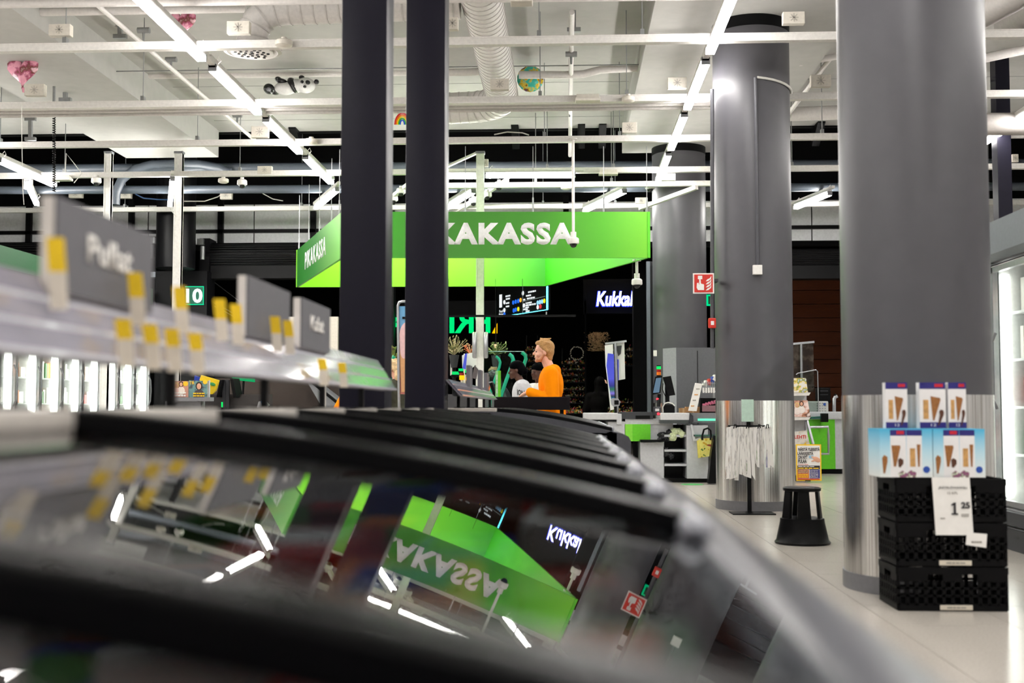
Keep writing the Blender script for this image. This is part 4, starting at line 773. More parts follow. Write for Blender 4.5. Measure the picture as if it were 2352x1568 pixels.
for i, (x, y) in enumerate(((1330, 30), (1380, 30), (1430, 30))):      # unseen lamps added to brighten the flower shop
    c = Vector((W(x, 800, 28.2).x, 27.6, 4.6)); t = thing('added_shop_lamp', 'added lamp lighting the flower shop, out of view, %s' % ('left', 'middle', 'right')[i], 'lamp', c, 'added lamps lighting the flower shop')
    B().cyl(c, c + Vector((0, -.05, .16)), .06, .05, 14).obj('housing', BLACKM, t); B().cyl(c + Vector((0, -.05, .15)), c + Vector((0, -.05, 3.0)), .012, n=6).obj('stem', BLACKM, t); B().cyl(c - Vector((0, -.002, .012)), c, .05, n=14).obj('bulb', emi('added_lamp_bulb', (255, 236, 210), 110), t)
# potted plants and dried bouquets behind the till
def plant(px, py, w, h, Y, n, label, cols, pot=True):
    base = W(px, py, Y); t = thing('potted_plant', label, 'plant', base, 'plants behind the checkouts'); rng = random.Random(px); g = {}; k = Y / 2700
    if pot: B().lathe(base - Vector((0, 0, .2)), [(.05, 0), (.08, .2), (.07, .2)], 14).obj('vase', DGREY, t, smooth=40); B().cyl(base - Vector((0, 0, base.z)), base - Vector((0, 0, .2)), .03, n=8).cyl((base.x, Y, 0), (base.x, Y, .02), .15, n=14).obj('stand', BLACKM, t)
    for i in range(int(n * 1.7)):
        d = Vector((rng.gauss(0, .42) * w * k, rng.uniform(-.12, .12), rng.uniform(.15, 1) * h * k)); e = base + d; m = base + d * .5 + Vector((0, 0, .06 * h * k)); c = rng.choice(cols)
        b = g.setdefault(c, B()); b.tube([base, m, e], .006, 4, rad=[.006, .005, .002]); s = rng.uniform(.012, .026)
        b.ell(e, (s * .5, s * .4, s), (rng.random(), rng.random(), 0), 6, 4)
    for c, b in g.items(): b.obj('foliage', mat('leaf_%d_%d_%d' % c, c, .6), t)
plant(1043, 815, 34, 44, 18.6, 42, 'dried bouquet with pale seed heads right of the square column', [(150, 140, 90), (206, 190, 150), (90, 100, 60), (180, 170, 140)])
plant(1139, 816, 34, 30, 19.6, 40, 'green plant with white blossoms under a small lantern', [(90, 120, 50), (190, 200, 140), (70, 90, 40)])
plant(900, 860, 16, 66, 18.8, 34, 'feathery dried plant between the square columns', [(110, 90, 70), (140, 150, 60), (90, 110, 50)])
plant(1082, 815, 24, 26, 19.9, 26, 'orange dried flowers left of the white post', [(220, 120, 70), (200, 150, 110), (120, 90, 60)])
t = thing('lantern', 'small lantern hanging over the green plant', 'lantern', W(1138, 798, 19.6)); B().px(1135, 790, 1141, 798, 19.6, .04).obj('glass', emi('lantern_glow', (255, 225, 170), .8), t); B().cyl(W(1138, 790, 19.62), W(1138, 640, 19.62), .003, n=6).prism([W(1135, 790, 19.59), W(1141, 790, 19.59), W(1138, 786, 19.59)], (0, .05, 0)).obj('cap', BLACKM, t)
# ================================================================== checkout beside the steel column (nearest lane)
Y1 = 17.3
t = thing('checkout_counter', 'grey checkout counter with lime green front panel', 'counter', W(1500, 1105, Y1)); t['group'] = 'checkout counters'
FZ = lambda px, Y: W(px, 1000, Y).x
def leg(b, x0, x1, Y, dep, z1): b.box(FZ(x0, Y), Y, .06, FZ(x1, Y), Y + dep, z1)
b = B(); leg(b, 1397, 1436, Y1, .7, W(0, 967, Y1).z); leg(b, 1471, 1524, Y1 - .1, .6, W(0, 1013, Y1).z); b.px(1436, 962, 1546, 974, Y1 + .02, .7); b.px(1493, 974, 1546, 1012, Y1 + .04, .6); leg(b, 1577, 1626, Y1 - .15, .9, W(0, 975, Y1).z); b.obj('cabinet', LGREY, t)
B().px(1435, 974, 1453, 1013, Y1, .3).obj('lime_panel', mat('lime_light', (128, 214, 60), .4), t); B().px(1453, 974, 1494, 1013, Y1, .3).obj('lime_panel', LIME, t)
B().px(1340, 948, 1419, 964, Y1 - .05, .7).obj('belt_end', mat('belt_end_grey', (206, 206, 208), .35), t, bevel=.015); B().px(1340, 964, 1416, 967, Y1 - .05, .7).obj('belt_trim', BLACKP, t); B().px(1416, 950, 1428, 975, Y1 - .04, .7).obj('belt_bracket', LGREY, t, bevel=.01)
B().px(1424, 946, 1500, 962, Y1, .7).obj('scanner_top', mat('scanner_grey', (58, 60, 64), .35), t); B().px(1460, 954, 1493, 962, Y1 - .01, .03).obj('scanner_strip', BLACKP, t)
B().px(1517, 948, 1586, 966, Y1 - .2, .8).obj('belt_end', mat('belt_end_grey', (206, 206, 208)), t, bevel=.015); B().px(1516, 964, 1588, 972, Y1 - .2, .8).obj('belt_trim', mat('trim_green_grey', (60, 66, 66), .4), t); B().prism([W(x, y, Y1 - .21) for x, y in ((1584, 947), (1592, 955), (1593, 968), (1582, 972))], (0, .8, 0)).obj('belt_bracket', DGREY, t)
B().px(1590, 948, 1646, 970, Y1 - .1, .8).obj('till_top', MGREY, t); B().px(1603, 961, 1646, 966, Y1 - .115, .02).obj('led_strip', emi('led_green', (110, 245, 190), 1.1), t)
B().px(1471, 1010, 1530, 1014, Y1 - .22, .2).obj('ledge', BLACKP, t); B().px(1480, 1016, 1498, 1020, Y1 - .13, .03).obj('handle', ALU, t)
for y in (998, 1032, 1065): B().px(1526, y, 1578, y + 5, Y1 - .1, .6).obj('shelf', LGREY, t)
B().px(1526, 975, 1578, 1100, Y1 + .5, .02).obj('back_panel', DGREY, t); B().box(FZ(1526, Y1), Y1 - .1, 0, FZ(1626, Y1), Y1 + .6, .06).obj('plinth', BLACKP, t)
B().prism([W(x, y, Y1 - .2) for x, y in ((1586, 975), (1591, 975), (1597, 1008), (1608, 1004), (1608, 1011), (1592, 1013))], (0, .02, 0)).obj('bracket', LGREY, t); B().px(1593, 998, 1646, 1002, Y1 - .2, .3).obj('glass_shelf', mat('glass_green', (70, 110, 100), .15), t)
tag(B().cyl(W(1590, 1110, 16.75) - Vector((0, 0, 0)), W(1590, 1110, 16.75) + Vector((0, 0, .003)), .16, n=24).obj('floor_sticker', mat('sticker_green', (70, 180, 90), .5), None), 'round green sticker on the floor before the checkout', 'sticker')
s = bpy.data.objects[[o.name for o in COL.objects if o.name.startswith('floor_sticker')][-1]]
for v in s.data.vertices: v.co.z = .001 + (.002 if v.co.z > W(1590, 1110, 16.75).z + .001 else 0)
def blobthing(name, label, cat, prims, m, voxel=.02, group=None, smooth=3, extra=None):
    b = B()
    for p in prims: b.ell(*p)
    me = blob(b, voxel, smooth)
    for v in me.vertices: v.co += (noise.noise_vector(v.co * 26) * .022 + noise.noise_vector(v.co * 60) * .01)      # crumpled film
    me.polygons.foreach_set('use_smooth', [False] * len(me.polygons)); z = min(v.co.z for v in me.vertices); c = sum((v.co for v in me.vertices), Vector()) / len(me.vertices)
    return tag(place(name, me, m, None, (c.x, c.y, z)), label, cat, group)
def e_(px, py, rx, ry, Y, rz=0, d=.08): k = Y / 2700; return (W(px, py, Y), (rx * k, d, ry * k), (0, rz, 0))
PLB = mat('black_bag', (40, 41, 45), .3, 0, .3, 40, .6); PLG = mat('pale_green_bag', (212, 224, 180), .4, 0, .1, 40, .5)
blobthing('plastic_bag', 'upper crumpled black plastic bag on the checkout shelf', 'bag', [e_(1526, 1002, 16, 9, Y1, .4), e_(1540, 994, 11, 7, Y1, .3), e_(1515, 1010, 7, 5, Y1)], PLB, .012, 'bags on the checkout shelf', 2)
blobthing('plastic_bag', 'lower crumpled black plastic bag on the checkout shelf', 'bag', [e_(1528, 1038, 17, 11, Y1, .3), e_(1514, 1042, 8, 8, Y1, .5), e_(1541, 1046, 7, 9, Y1)], PLB, .012, 'bags on the checkout shelf', 2)
blobthing('plastic_bag', 'pale green crumpled plastic bag on the checkout shelf', 'bag', [e_(1555, 990, 15, 7, Y1 - .05, .2), e_(1545, 1002, 10, 9, Y1 - .05), e_(1566, 998, 9, 6, Y1 - .05, -.3)], PLG, .012, 'bags on the checkout shelf', 2)
t = thing('shopping_bag', 'yellow patterned shopping bag hanging under the checkout', 'bag', W(1622, 1052, Y1 - .25))
B().prism([W(x, y, Y1 - .3) for x, y in ((1605, 1008), (1642, 1005), (1643, 1046), (1611, 1050))], (0, .05, 0)).obj('bag', rampmat('fruit_print', [(0, (236, 226, 120)), (.62, (238, 230, 140)), (.8, (150, 60, 40)), (.87, (90, 130, 50)), (.94, (210, 170, 40))], kind='vor', scale=34), t); B().prism([W(x, y, Y1 - .26) for x, y in ((1601, 1012), (1606, 1010), (1611, 1050), (1604, 1052))], (0, .05, 0)).obj('side', mat('yellow_bag', (226, 214, 110), .6), t); B().tube([W(x, y, Y1 - .31) for x, y in ((1613, 1010), (1613, 1000), (1617, 986), (1626, 983), (1632, 988), (1633, 1000), (1632, 1010))], .014, 6).obj('strap', BLACKP, t)
tag(B().prism([W(x, y, 16.75) for x, y in ((1630, 1082), (1634, 1040), (1641, 1000), (1645, 1000), (1645, 1110), (1627, 1110))], (0, .2, 0)).obj('waste_bin', BLACKP, None, W(1636, 1110, 16.75)), 'narrow black bin against the checkout beside the steel column', 'bin')
# devices on that checkout
t = thing('card_terminal', 'white card terminal on a short stalk at the checkout', 'terminal', W(1414, 947, Y1 + .2)); B().prism([W(x, y, Y1 + .1) for x, y in ((1403, 918), (1407, 914), (1420, 915), (1424, 921), (1423, 931), (1410, 934), (1405, 929))], (0, .1, 0)).obj('case', ALU, t); B().px(1411, 919, 1421, 929, Y1 + .09, .02).obj('screen', BLACKP, t); B().px(1411, 932, 1417, 948, Y1 + .12, .05).obj('stalk', BLACKP, t)
t = thing('till_monitor', 'slim till screen leaning back, lit bluish, below the signal lamp', 'monitor', W(1508, 947, Y1 + .2))
B().prism([W(x, y, Y1 + .15) for x, y in ((1505, 865), (1521, 862), (1517, 902), (1497, 907)) ], (0, .04, 0)).obj('case', BLACKP, t); B().prism([W(x, y, Y1 + .14) for x, y in ((1507, 868), (1519, 867), (1514, 901), (1500, 902))], (0, .006, 0)).obj('screen', emi('screen_blue', (120, 150, 175), .55), t); B().bar(W(1514, 905, Y1 + .2), W(1512, 948, Y1 + .2), .05).obj('stand', BLACKP, t)
t = thing('till_monitor', 'black till screen seen from behind, right of the lit one', 'monitor', W(1533, 947, Y1 + .3))
B().prism([W(x, y, Y1 + .3) for x, y in ((1522, 866), (1541, 863), (1551, 907), (1536, 909))], (0, .05, 0)).obj('case', BLACKP, t); B().bar(W(1532, 872, Y1 + .4), W(1533, 948, Y1 + .4), .06).obj('stand', BLACKP, t); B().tube([W(x, y, Y1 + .38) for x, y in ((1523, 880), (1521, 893), (1526, 905), (1531, 915))], .006, 6).obj('cable', BLACKP, t)
t = thing('signal_lamp', 'signal tower lamp, green over red and orange, on the near checkout', 'lamp', W(1513, 863, Y1 + .2))
def tower(t, px, y0, y1, Y, w):
    h = (y1 - y0) / 4
    for k, (n, m) in enumerate((('green_lens', emi('sig_green', (20, 235, 100), 1.1)), ('red_lens', mat('sig_red', (150, 20, 10), .3)), ('orange_lens', mat('sig_orange', (235, 120, 10), .3)), ('base', BLACKP))): B().cyl(W(px, y0 + h * k, Y), W(px, y0 + h * (k + 1), Y), w * Y / 2700, n=14).obj(n, m, t, smooth=40)
    B().cyl(W(px, y0 - 2, Y), W(px, y0, Y), w * Y / 2700, n=14).obj('cap', BLACKP, t, smooth=40)
tower(t, 1513, 841, 868, Y1 + .25, 5)
t = thing('barcode_scanner', 'black upright barcode scanner with red light points', 'scanner', W(1511, 955, Y1 - .1)); B().px(1501, 934, 1519, 954, Y1 - .1, .06).obj('body', mat('scanner_grey', (58, 60, 64)), t, bevel=.01); B().px(1505, 938, 1514, 944, Y1 - .11, .02).obj('window', LGREY, t); b = B().ell(W(1512, 950, Y1 - .11), (.018, .01, .018)); b.ell(W(1510, 916, Y1 - .02), (.018, .01, .014)); b.obj('red_light', emi('red_glow', (255, 30, 40), 6), t); B().bar(W(1512, 915, Y1), W(1512, 938, Y1 - .06), .04).obj('neck', BLACKP, t)
t = thing('receipt_printer', 'black receipt printer with cables at the near checkout', 'printer', W(1540, 947, Y1 + .1)); B().px(1524, 929, 1550, 948, Y1 + .05, .2).obj('case', BLACKP, t, bevel=.01); B().px(1526, 925, 1548, 930, Y1 + .06, .18).obj('lid', DGREY, t, bevel=.005); B().tube([W(x, y, Y1) for x, y in ((1523, 947), (1522, 935), (1527, 926), (1535, 924), (1545, 927), (1550, 932))], .009, 6).obj('cable', mat('cable_white', (214, 212, 205)), t)
CARDB = mat('cardboard', (176, 132, 88), .8)
for i, (x0, y0, x1) in enumerate(((1562, 937, 1578), (1576, 934, 1608))): o = thing('cardboard_box', ('smaller', 'larger')[i] + ' brown cardboard box behind the till', 'box', W((x0 + x1) / 2, 948, Y1 + .3)); B().px(x0, y0, x1, 949, Y1 + .3 + .02 * i, .2).obj('carton', CARDB, o); B().px((x0 + x1) / 2 - 2, y0 - .3, (x0 + x1) / 2 + 2, 949, Y1 + .295 + .02 * i, .2).obj('tape', mat('tape', (196, 160, 120), .4), o)
t = thing('price_tower', 'tall white leaning sign plate at the end of the till', 'sign', W(1592, 948, Y1 - .1)); B().prism([W(x, y, Y1 - .12) for x, y in ((1597, 879), (1613, 881), (1600, 944), (1581, 943))], (0, .03, 0)).obj('plate', PAPER, t)
for k in range(4): lines(t, mat('ink_orange', (220, 150, 60), .6) if k % 2 else INKG, W(1603 - k * 4, 893 + k * 13, Y1 - .125), .05, .03, 1, seed=k)
t = thing('wire_basket', 'wire basket with colourful packets above the till', 'basket', W(1629, 905, Y1 + .1)); b = B()
for y in (879, 888, 897): b.px(1612, y, 1646, y + 1, Y1 + .05, .01)
for k in range(9): b.px(1612 + k * 4, 876, 1612.8 + k * 4, 900, Y1 + .05, .01)
b.px(1612, 898, 1646, 900, Y1 + .05, .3); b.obj('wire', ALU, t); b = B()
for k in range(5): b.px(1614 + k * 6, 890, 1618 + k * 6, 902, Y1 + .03, .02)
b.obj('label_holder', PAPER, t); B().cyl(W(1640, 900, Y1 + .45), W(1640, 948, Y1 + .45), .02, n=8).obj('stand', ALU, t)
for i, (x, y, c) in enumerate(((1620, 881, 2), (1628, 877, 0), (1636, 872, 3), (1641, 868, 2))): o = B().obox(W(x, y, Y1 + .15), (.06, .1, .09), (0, .5, .2)).obj('snack_packet', GOODS[c], None, W(x, y + 7, Y1 + .15), bevel=.01); tag(o, 'small snack packet in the wire basket, %s from the left' % ('first', 'second', 'third', 'fourth')[i], 'packet', 'snack packets in the wire basket')
t = thing('display_case', 'black case with pink packets beside the steel column', 'case', W(1627, 948, Y1 + .1)); B().px(1609, 914, 1646, 948, Y1 + .2, .2).obj('back', BLACKP, t); B().px(1613, 931, 1646, 945, Y1 + .1, .06).obj('front_glass', mat('pinkish_pane', (150, 110, 116), .1), t); b = B()
for k in range(5): b.obox(W(1618 + k * 6, 929 - k * 1.5, Y1 + .17), (.05, .04, .03), (0, .3 * k, .2))
b.obj('packets', mat('pink_pack', (216, 120, 150), .4), t)
# hanging banner stand and grey cabinet
t = thing('banner_stand', 'banner stand with blue and white printed sheets on a grey pole', 'banner', W(1415, 960, 19.5)); YB2 = 19.5
B().cyl(W(1413, 787, YB2), W(1418, 945, YB2), .025, n=10).obj('pole', ALU, t); B().bar(W(1390, 789, YB2), W(1439, 783, YB2), .03).obj('top_bar', ALU, t)
BP = rampmat('banner_blue', [(0, (40, 150, 210)), (.08, (20, 30, 60)), (.14, (140, 120, 240)), (.22, (30, 130, 80)), (.3, (40, 40, 150)), (.45, (84, 92, 235)), (1, (70, 80, 226))], 2, .3)
B().prism([W(x, y, YB2 - .05) for x, y in ((1389, 793), (1408, 790), (1410, 940), (1402, 942), (1396, 880), (1391, 840))], (0, .012, 0)).obj('white_sheet', PAPER, t); B().prism([W(x, y, YB2 - .06) for x, y in ((1396, 811), (1410, 813), (1412, 915), (1404, 918), (1398, 880), (1393, 840))], (0, .01, 0)).obj('blue_sheet', BP, t)
B().prism([W(x, y, YB2 + .04) for x, y in ((1413, 787), (1434, 785), (1436, 870), (1421, 873), (1414, 850))], (0, .012, 0)).obj('white_sheet', PAPER, t); B().px(1413, 825, 1421, 873, YB2 + .03, .008).obj('blue_sheet', mat('flat_blue', (74, 84, 228), .3), t); B().prism([W(x, y, YB2 + .03) for x, y in ((1415, 795), (1428, 793), (1426, 812), (1420, 818))], (0, .008, 0)).obj('dark_print', DGREY, t)
B().cyl((W(1418, 945, YB2).x, YB2, 0), W(1418, 944, YB2), .02, n=8).cyl((W(1418, 945, YB2).x, YB2, 0), (W(1418, 945, YB2).x, YB2, .03), .2, n=20).obj('foot', ALU, t)
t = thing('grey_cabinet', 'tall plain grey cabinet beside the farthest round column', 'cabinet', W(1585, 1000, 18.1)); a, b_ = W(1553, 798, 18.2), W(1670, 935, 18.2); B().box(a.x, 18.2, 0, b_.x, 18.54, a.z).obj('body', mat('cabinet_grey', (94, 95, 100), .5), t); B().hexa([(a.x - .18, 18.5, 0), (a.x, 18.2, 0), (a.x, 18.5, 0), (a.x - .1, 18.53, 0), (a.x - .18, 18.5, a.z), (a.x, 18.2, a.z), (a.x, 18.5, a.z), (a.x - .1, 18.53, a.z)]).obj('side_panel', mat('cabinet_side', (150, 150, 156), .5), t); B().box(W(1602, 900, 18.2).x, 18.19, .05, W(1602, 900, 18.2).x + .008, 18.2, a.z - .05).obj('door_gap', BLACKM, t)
tag(B().px(1501, 804, 1509, 818, 18.5, .04).obj('wall_box', WHITE, None, W(1505, 818, 18.5), bevel=.01), 'small white box on the farthest round column', 'box')
# ================================================================== lane behind: magazines, poster, green counter
t = thing('checkout_counter', 'pale grey checkout counter with curved green front, seen between the grey columns', 'counter', W(1885, 1085, 19.5), 'checkout counters')
a = W(1853, 963, 19.5); b_ = W(1906, 963, 19.5); B().cyl((a.x + .25, 20.0, .08), (a.x + .25, 20.0, a.z), .5, n=40).obj('green_front', LIME, t, smooth=40); B().box(b_.x - .02, 19.55, .08, b_.x + 1.2, 20.4, a.z).obj('cabinet', LGREY, t); B().box(a.x - .3, 19.5, a.z, b_.x + 1.2, 20.5, W(0, 945, 19.5).z).obj('top', LGREY, t, bevel=.02); B().box(a.x, 19.6, 0, b_.x + 1.1, 20.3, .08).obj('plinth', BLACKP, t)
B().tube([W(x, y, 19.2) for x, y in ((1855, 981), (1902, 980), (1903, 1000), (1903, 1042), (1855, 1042))], .022, 8).obj('guard_rail', ALU, t, smooth=50); B().prism([W(x, y, 19.3) for x, y in ((1862, 957), (1897, 955), (1897, 961), (1864, 962))], (0, .2, 0)).obj('till_gate', mat('gate_green', (30, 90, 80), .3), t); B().px(1887, 949, 1903, 969, 19.25, .1).obj('gate_hinge', BLACKP, t, bevel=.01)
t = thing('keypad_panel', 'pale panel with rows of buttons behind the magazines', 'panel', W(1880, 963, 19.6)); B().px(1853, 921, 1903, 962, 19.6, .05).obj('panel', mat('panel_pale', (205, 206, 204), .4), t, bevel=.02); b = B()
for i in range(4):
    for j in range(4): b.px(1876 + i * 6, 925 + j * 6, 1879 + i * 6, 926.5 + j * 6, 19.595, .01)
b.obj('button', MGREY, t); B().cyl(W(1894, 928, 19.6), W(1894, 928, 19.585), .022, n=14).obj('blue_mark', mat('mark_blue', (40, 80, 170)), t)
t = thing('label_printer', 'black printer behind the pale button panel', 'printer', W(1895, 925, 20.0)); B().px(1880, 890, 1908, 926, 20.0, .25).obj('case', BLACKP, t, bevel=.015); B().px(1884, 896, 1902, 899, 19.99, .02).px(1884, 905, 1902, 907, 19.99, .02).obj('slot', DGREY, t); B().px(1885, 926, 1902, 950, 20.05, .15).obj('stand', BLACKP, t)
t = thing('tap_column', 'small metal column with a curved head at the far till', 'column', W(1916, 945, 19.8)); B().tube([W(x, y, 19.8) for x, y in ((1916, 945), (1916, 915), (1919, 911), (1923, 909))], .03, 10).obj('pipe', ALU, t, smooth=50); B().ell(W(1919, 907, 19.8), (.025, .025, .02)).obj('knob', BLACKP, t)
t = thing('plexiglass_screen', 'clear plexiglass screen at the till between the grey columns', 'screen', W(1865, 945, 19.58)); B().prism([W(x, y, 19.58) for x, y in ((1828, 862), (1830, 857), (1874, 849), (1878, 852), (1880, 945), (1830, 945))], (0, .01, 0)).obj('pane', glass('plexi', (235, 240, 238), 1.35, .02), t); B().tube([W(x, y, 19.58) for x, y in ((1829, 860), (1832, 857), (1874, 849), (1878, 853), (1880, 945))], .008, 6).obj('edge', ALU, t)
t = thing('banner_stand', 'dark glossy banner on a grey pole above the magazine rack', 'banner', W(1842, 945, 20.75)); B().bar(W(1815, 790, 20.75), W(1870, 785, 20.75), .035).obj('top_bar', ALU, t); B().cyl(W(1840, 788, 20.75), (W(1841, 870, 20.75).x, 20.75, 0), .022, n=10).cyl((W(1841, 870, 20.75).x, 20.75, 0), (W(1841, 870, 20.75).x, 20.75, .02), .18, n=16).obj('pole', ALU, t); B().prism([W(x, y, 20.8) for x, y in ((1812, 790), (1868, 787), (1870, 900), (1812, 900))], (0, .012, 0)).obj('sheet', rampmat('dark_gloss_print', [(0, (20, 16, 14)), (.45, (46, 34, 26)), (.6, (90, 80, 70)), (.68, (30, 24, 20)), (.75, (170, 160, 150))], kind='noise', scale=6, rough=.15), t)
# magazine rack
t = thing('magazine_rack', 'white magazine rack beside the second grey column', 'rack', W(1840, 1105, 17.5)); YM = 17.6
B().px(1790, 870, 1852, 1104, YM + .25, .03).obj('back', LGREY, t)
for y, x1 in ((901, 1862), (957, 1862)): B().prism([W(1790, y, YM - .02), W(x1, y, YM - .02), W(x1 - 4, y + 7, YM - .02), W(1790, y + 8, YM - .02)], (0, .28, 0)).obj('shelf', WHITE, t)
B().bar(W(1852, 960, YM + .1), W(1868, 1020, YM - .1), .03).bar(W(1852, 960, YM + .22), W(1852, 1000, YM + .22), .03).obj('strut', ALU, t); B().box(W(1800, 1100, YM).x, YM, 0, W(1852, 1100, YM).x, YM + .3, .08).obj('foot', DGREY, t)
MAGC = [rampmat('cover_%d' % k, st, kind='noise', scale=sc, rough=.3) for k, (st, sc) in enumerate((([(0, (240, 236, 226)), (.45, (244, 240, 232)), (.52, (232, 200, 60)), (.58, (90, 140, 90)), (.66, (240, 235, 230)), (.75, (40, 60, 140))], 14), ([(0, (240, 210, 200)), (.4, (250, 225, 220)), (.52, (200, 140, 110)), (.6, (90, 50, 36)), (.68, (240, 220, 214))], 9), ([(0, (220, 90, 60)), (.45, (236, 232, 226)), (.6, (210, 206, 200)), (.7, (230, 190, 60))], 12)))]
def magazine(l, Y, m, label, text_=None, tm=None):
    P = [W(x, y, Y) for x, y in l]; c = sum(P, Vector()) / 4; o = thing('magazine', label, 'magazine', (c.x, c.y, min(p.z for p in P)), 'magazines on racks'); B().prism(P, (0, .012, 0)).obj('cover', m, o); B().prism([p + Vector((0, .012, 0)) for p in P], (0, .01, 0)).obj('pages', PAPER, o)
    for s, x, y, w, h in (text_ or []): k = Y / 2700; text(s, tm or RED, o, W(x, y, Y - .002), w * k, h * k, ext=0, bold=.02)
    return o
magazine([(1800, 868), (1851, 868), (1856, 901), (1800, 901)], YM - .03, MAGC[0], 'pale magazine on the top shelf of the white rack')
o = magazine([(1800, 920), (1855, 919), (1862, 957), (1800, 957)], YM - .03, MAGC[1], 'magazine with two heads on its cover on the middle shelf')
def heads(o, Y, hs):
    for (x, y, r, hair, cl) in hs:
        k = Y / 2700; B().ell(W(x, y, Y - .004), (r * 1.25 * k, .004, r * 1.5 * k), u=12, v=8).obj('print_hair', mat('print_hair_%d_%d_%d' % hair, hair, .5), o); B().ell(W(x, y + r * .15, Y - .008), (r * .8 * k, .004, r * 1.1 * k), u=12, v=8).obj('print_face', mat('print_face', (226, 170, 140), .5), o)
        B().ell(W(x, y + r * 3.4, Y - .003), (r * 2.0 * k, .004, r * 2.2 * k), u=12, v=8).obj('print_dress', mat('print_dress_%d_%d_%d' % cl, cl, .5), o)
heads(o, YM - .03, [(1831, 930, 4, (226, 196, 120), (246, 232, 226)), (1841, 927, 4, (60, 36, 26), (246, 236, 230))])
magazine([(1800, 995), (1853, 988), (1860, 1020), (1800, 1022)], YM - .05, MAGC[2], 'tilted newspaper magazine on the lowest shelf', [('LEHTI', 1838, 1003, 26, 8)])
t = thing('news_poster', 'newspaper poster with big black headline and yellow border before the magazine rack', 'poster', W(1858, 1104, 17.3)); YP = 17.3
def pr(x0, y0, x1, y1, m, n, d): return B().px(x0, y0, x1, y1, YP - d, .004).obj(n, m, t)
pr(1829, 1020, 1886, 1104, mat('poster_yellow', (250, 205, 40), .5), 'board', 0); pr(1832, 1023, 1883, 1100, PAPER, 'sheet', .004)
k = YP / 2700
for s, x, y, w in (('NÄISTÄ YLEISISTÄ', 1858, 1031, 48), ('LÄÄKKEISTÄ', 1850, 1040.5, 35), ('ON NYT', 1844, 1050, 21), ('PULAA', 1843, 1059, 19)): text(s, INK, t, W(x, y, YP - .009), w * k, 8.2 * k, ext=0, bold=.03)
text('Katso lista', RED, t, W(1845, 1066, YP - .009), 22 * k, 3 * k, ext=0)
pr(1832, 1069, 1883, 1077, INK, 'black_band', .008); lines(t, mat('poster_yellow', (250, 205, 40)), W(1857, 1075, YP - .013), 46 * k, 4 * k, 1); lines(t, PAPER, W(1852, 1071, YP - .013), 36 * k, 3 * k, 1)
pr(1832, 1078, 1858, 1098, mat('poster_orange', (226, 120, 40), .5), 'orange_field', .008); pr(1860, 1078, 1883, 1098, mat('poster_violet', (60, 60, 130), .5), 'violet_field', .008); pr(1833, 1079, 1857, 1087, rampmat('faces_strip', [(0, (60, 40, 34)), (.5, (200, 150, 120)), (.6, (120, 80, 60)), (.7, (230, 190, 170))], kind='noise', scale=40), 'photo_strip', .012)
lines(t, mat('poster_yellow', (250, 205, 40)), W(1845, 1092.5, YP - .013), 22 * k, 9 * k, 2)
for i, s in enumerate(('KÄYTETTY', 'SÄHKÖAUTO', 'ALLE 20 000', 'EUROLLA')): text(s, PAPER, t, W(1870, 1081 + i * 4.6, YP - .013), 18 * k, 3.2 * k, ext=0, bold=.02)
b = B().ell(W(1876, 1055, YP - .008), (.06, .006, .035), (0, .5, 0)); b.ell(W(1868, 1050, YP - .008), (.035, .006, .012), (0, .3, 0)); b.ell(W(1868, 1058, YP - .008), (.03, .006, .01), (0, -.2, 0)); b.obj('hand_print', mat('print_face', (226, 170, 140)), t); pr(1858, 1046, 1868, 1052, mat('print_blue', (150, 190, 220), .5), 'blue_print', .009); pr(1832, 1099, 1883, 1101, RED, 'red_line', .009)
B().px(1850, 1103, 1862, 1105, YP - .02, .15).obj('foot', BLACKM, t)
# ================================================================== left side: magazines before the till, till screens
t = thing('magazine_shelf', 'grey wire magazine shelf seen under the price rail', 'shelf', W(445, 914, 16.8)); YL = 16.8
B().px(389, 912, 481, 921, YL - .1, .22).obj('shelf', MGREY, t); B().px(478, 873, 482, 921, YL + .02, .02).obj('upright', LGREY, t); B().px(389, 875, 478, 912, YL + .14, .01).obj('back', BLACKM, t); B().box(W(395, 0, YL).x, YL, 0, W(475, 0, YL).x, YL + .2, W(0, 921, YL).z).obj('base', MGREY, t)
o = magazine([(390, 875), (432, 875), (432, 912), (390, 912)], YL - .04, mat('cover_rose', (206, 150, 132), .35, 0, .2, 9), 'magazine with two women in pale dresses on its cover', None, PAPER); lines(o, PAPER, W(400, 880, YL - .042), .12, .05, 1); lines(o, PAPER, W(413, 905, YL - .055), .18, .08, 2)
heads(o, YL - .04, [(405, 884, 4.5, (226, 196, 120), (240, 200, 190)), (416, 882, 4.5, (60, 36, 26), (238, 226, 216))])
b = B(); b.cyl(W(426, 881, YL - .045), W(426, 881, YL - .055), .035, n=16); b.obj('yellow_mark', mat('poster_yellow', (250, 205, 40)), o)
o = magazine([(434, 873), (476, 875), (476, 912), (434, 912)], YL - .045, rampmat('cover_teal', [(0, (70, 110, 110)), (.5, (110, 150, 150)), (.6, (60, 70, 84)), (.7, (200, 170, 140))], kind='noise', scale=9), 'magazine with a dark haired portrait on its cover', [('TR', 441, 879, 12, 7)], mat('poster_yellow', (250, 205, 40))); lines(o, mat('poster_yellow', (250, 205, 40)), W(457, 906, YL - .06), .17, .07, 2)
heads(o, YL - .045, [(457, 886, 6.5, (36, 26, 24), (70, 60, 66))])
b = B(); b.cyl(W(471, 877, YL - .05), W(471, 877, YL - .06), .032, n=16); b.obj('yellow_mark', mat('poster_yellow', (250, 205, 40)), o)
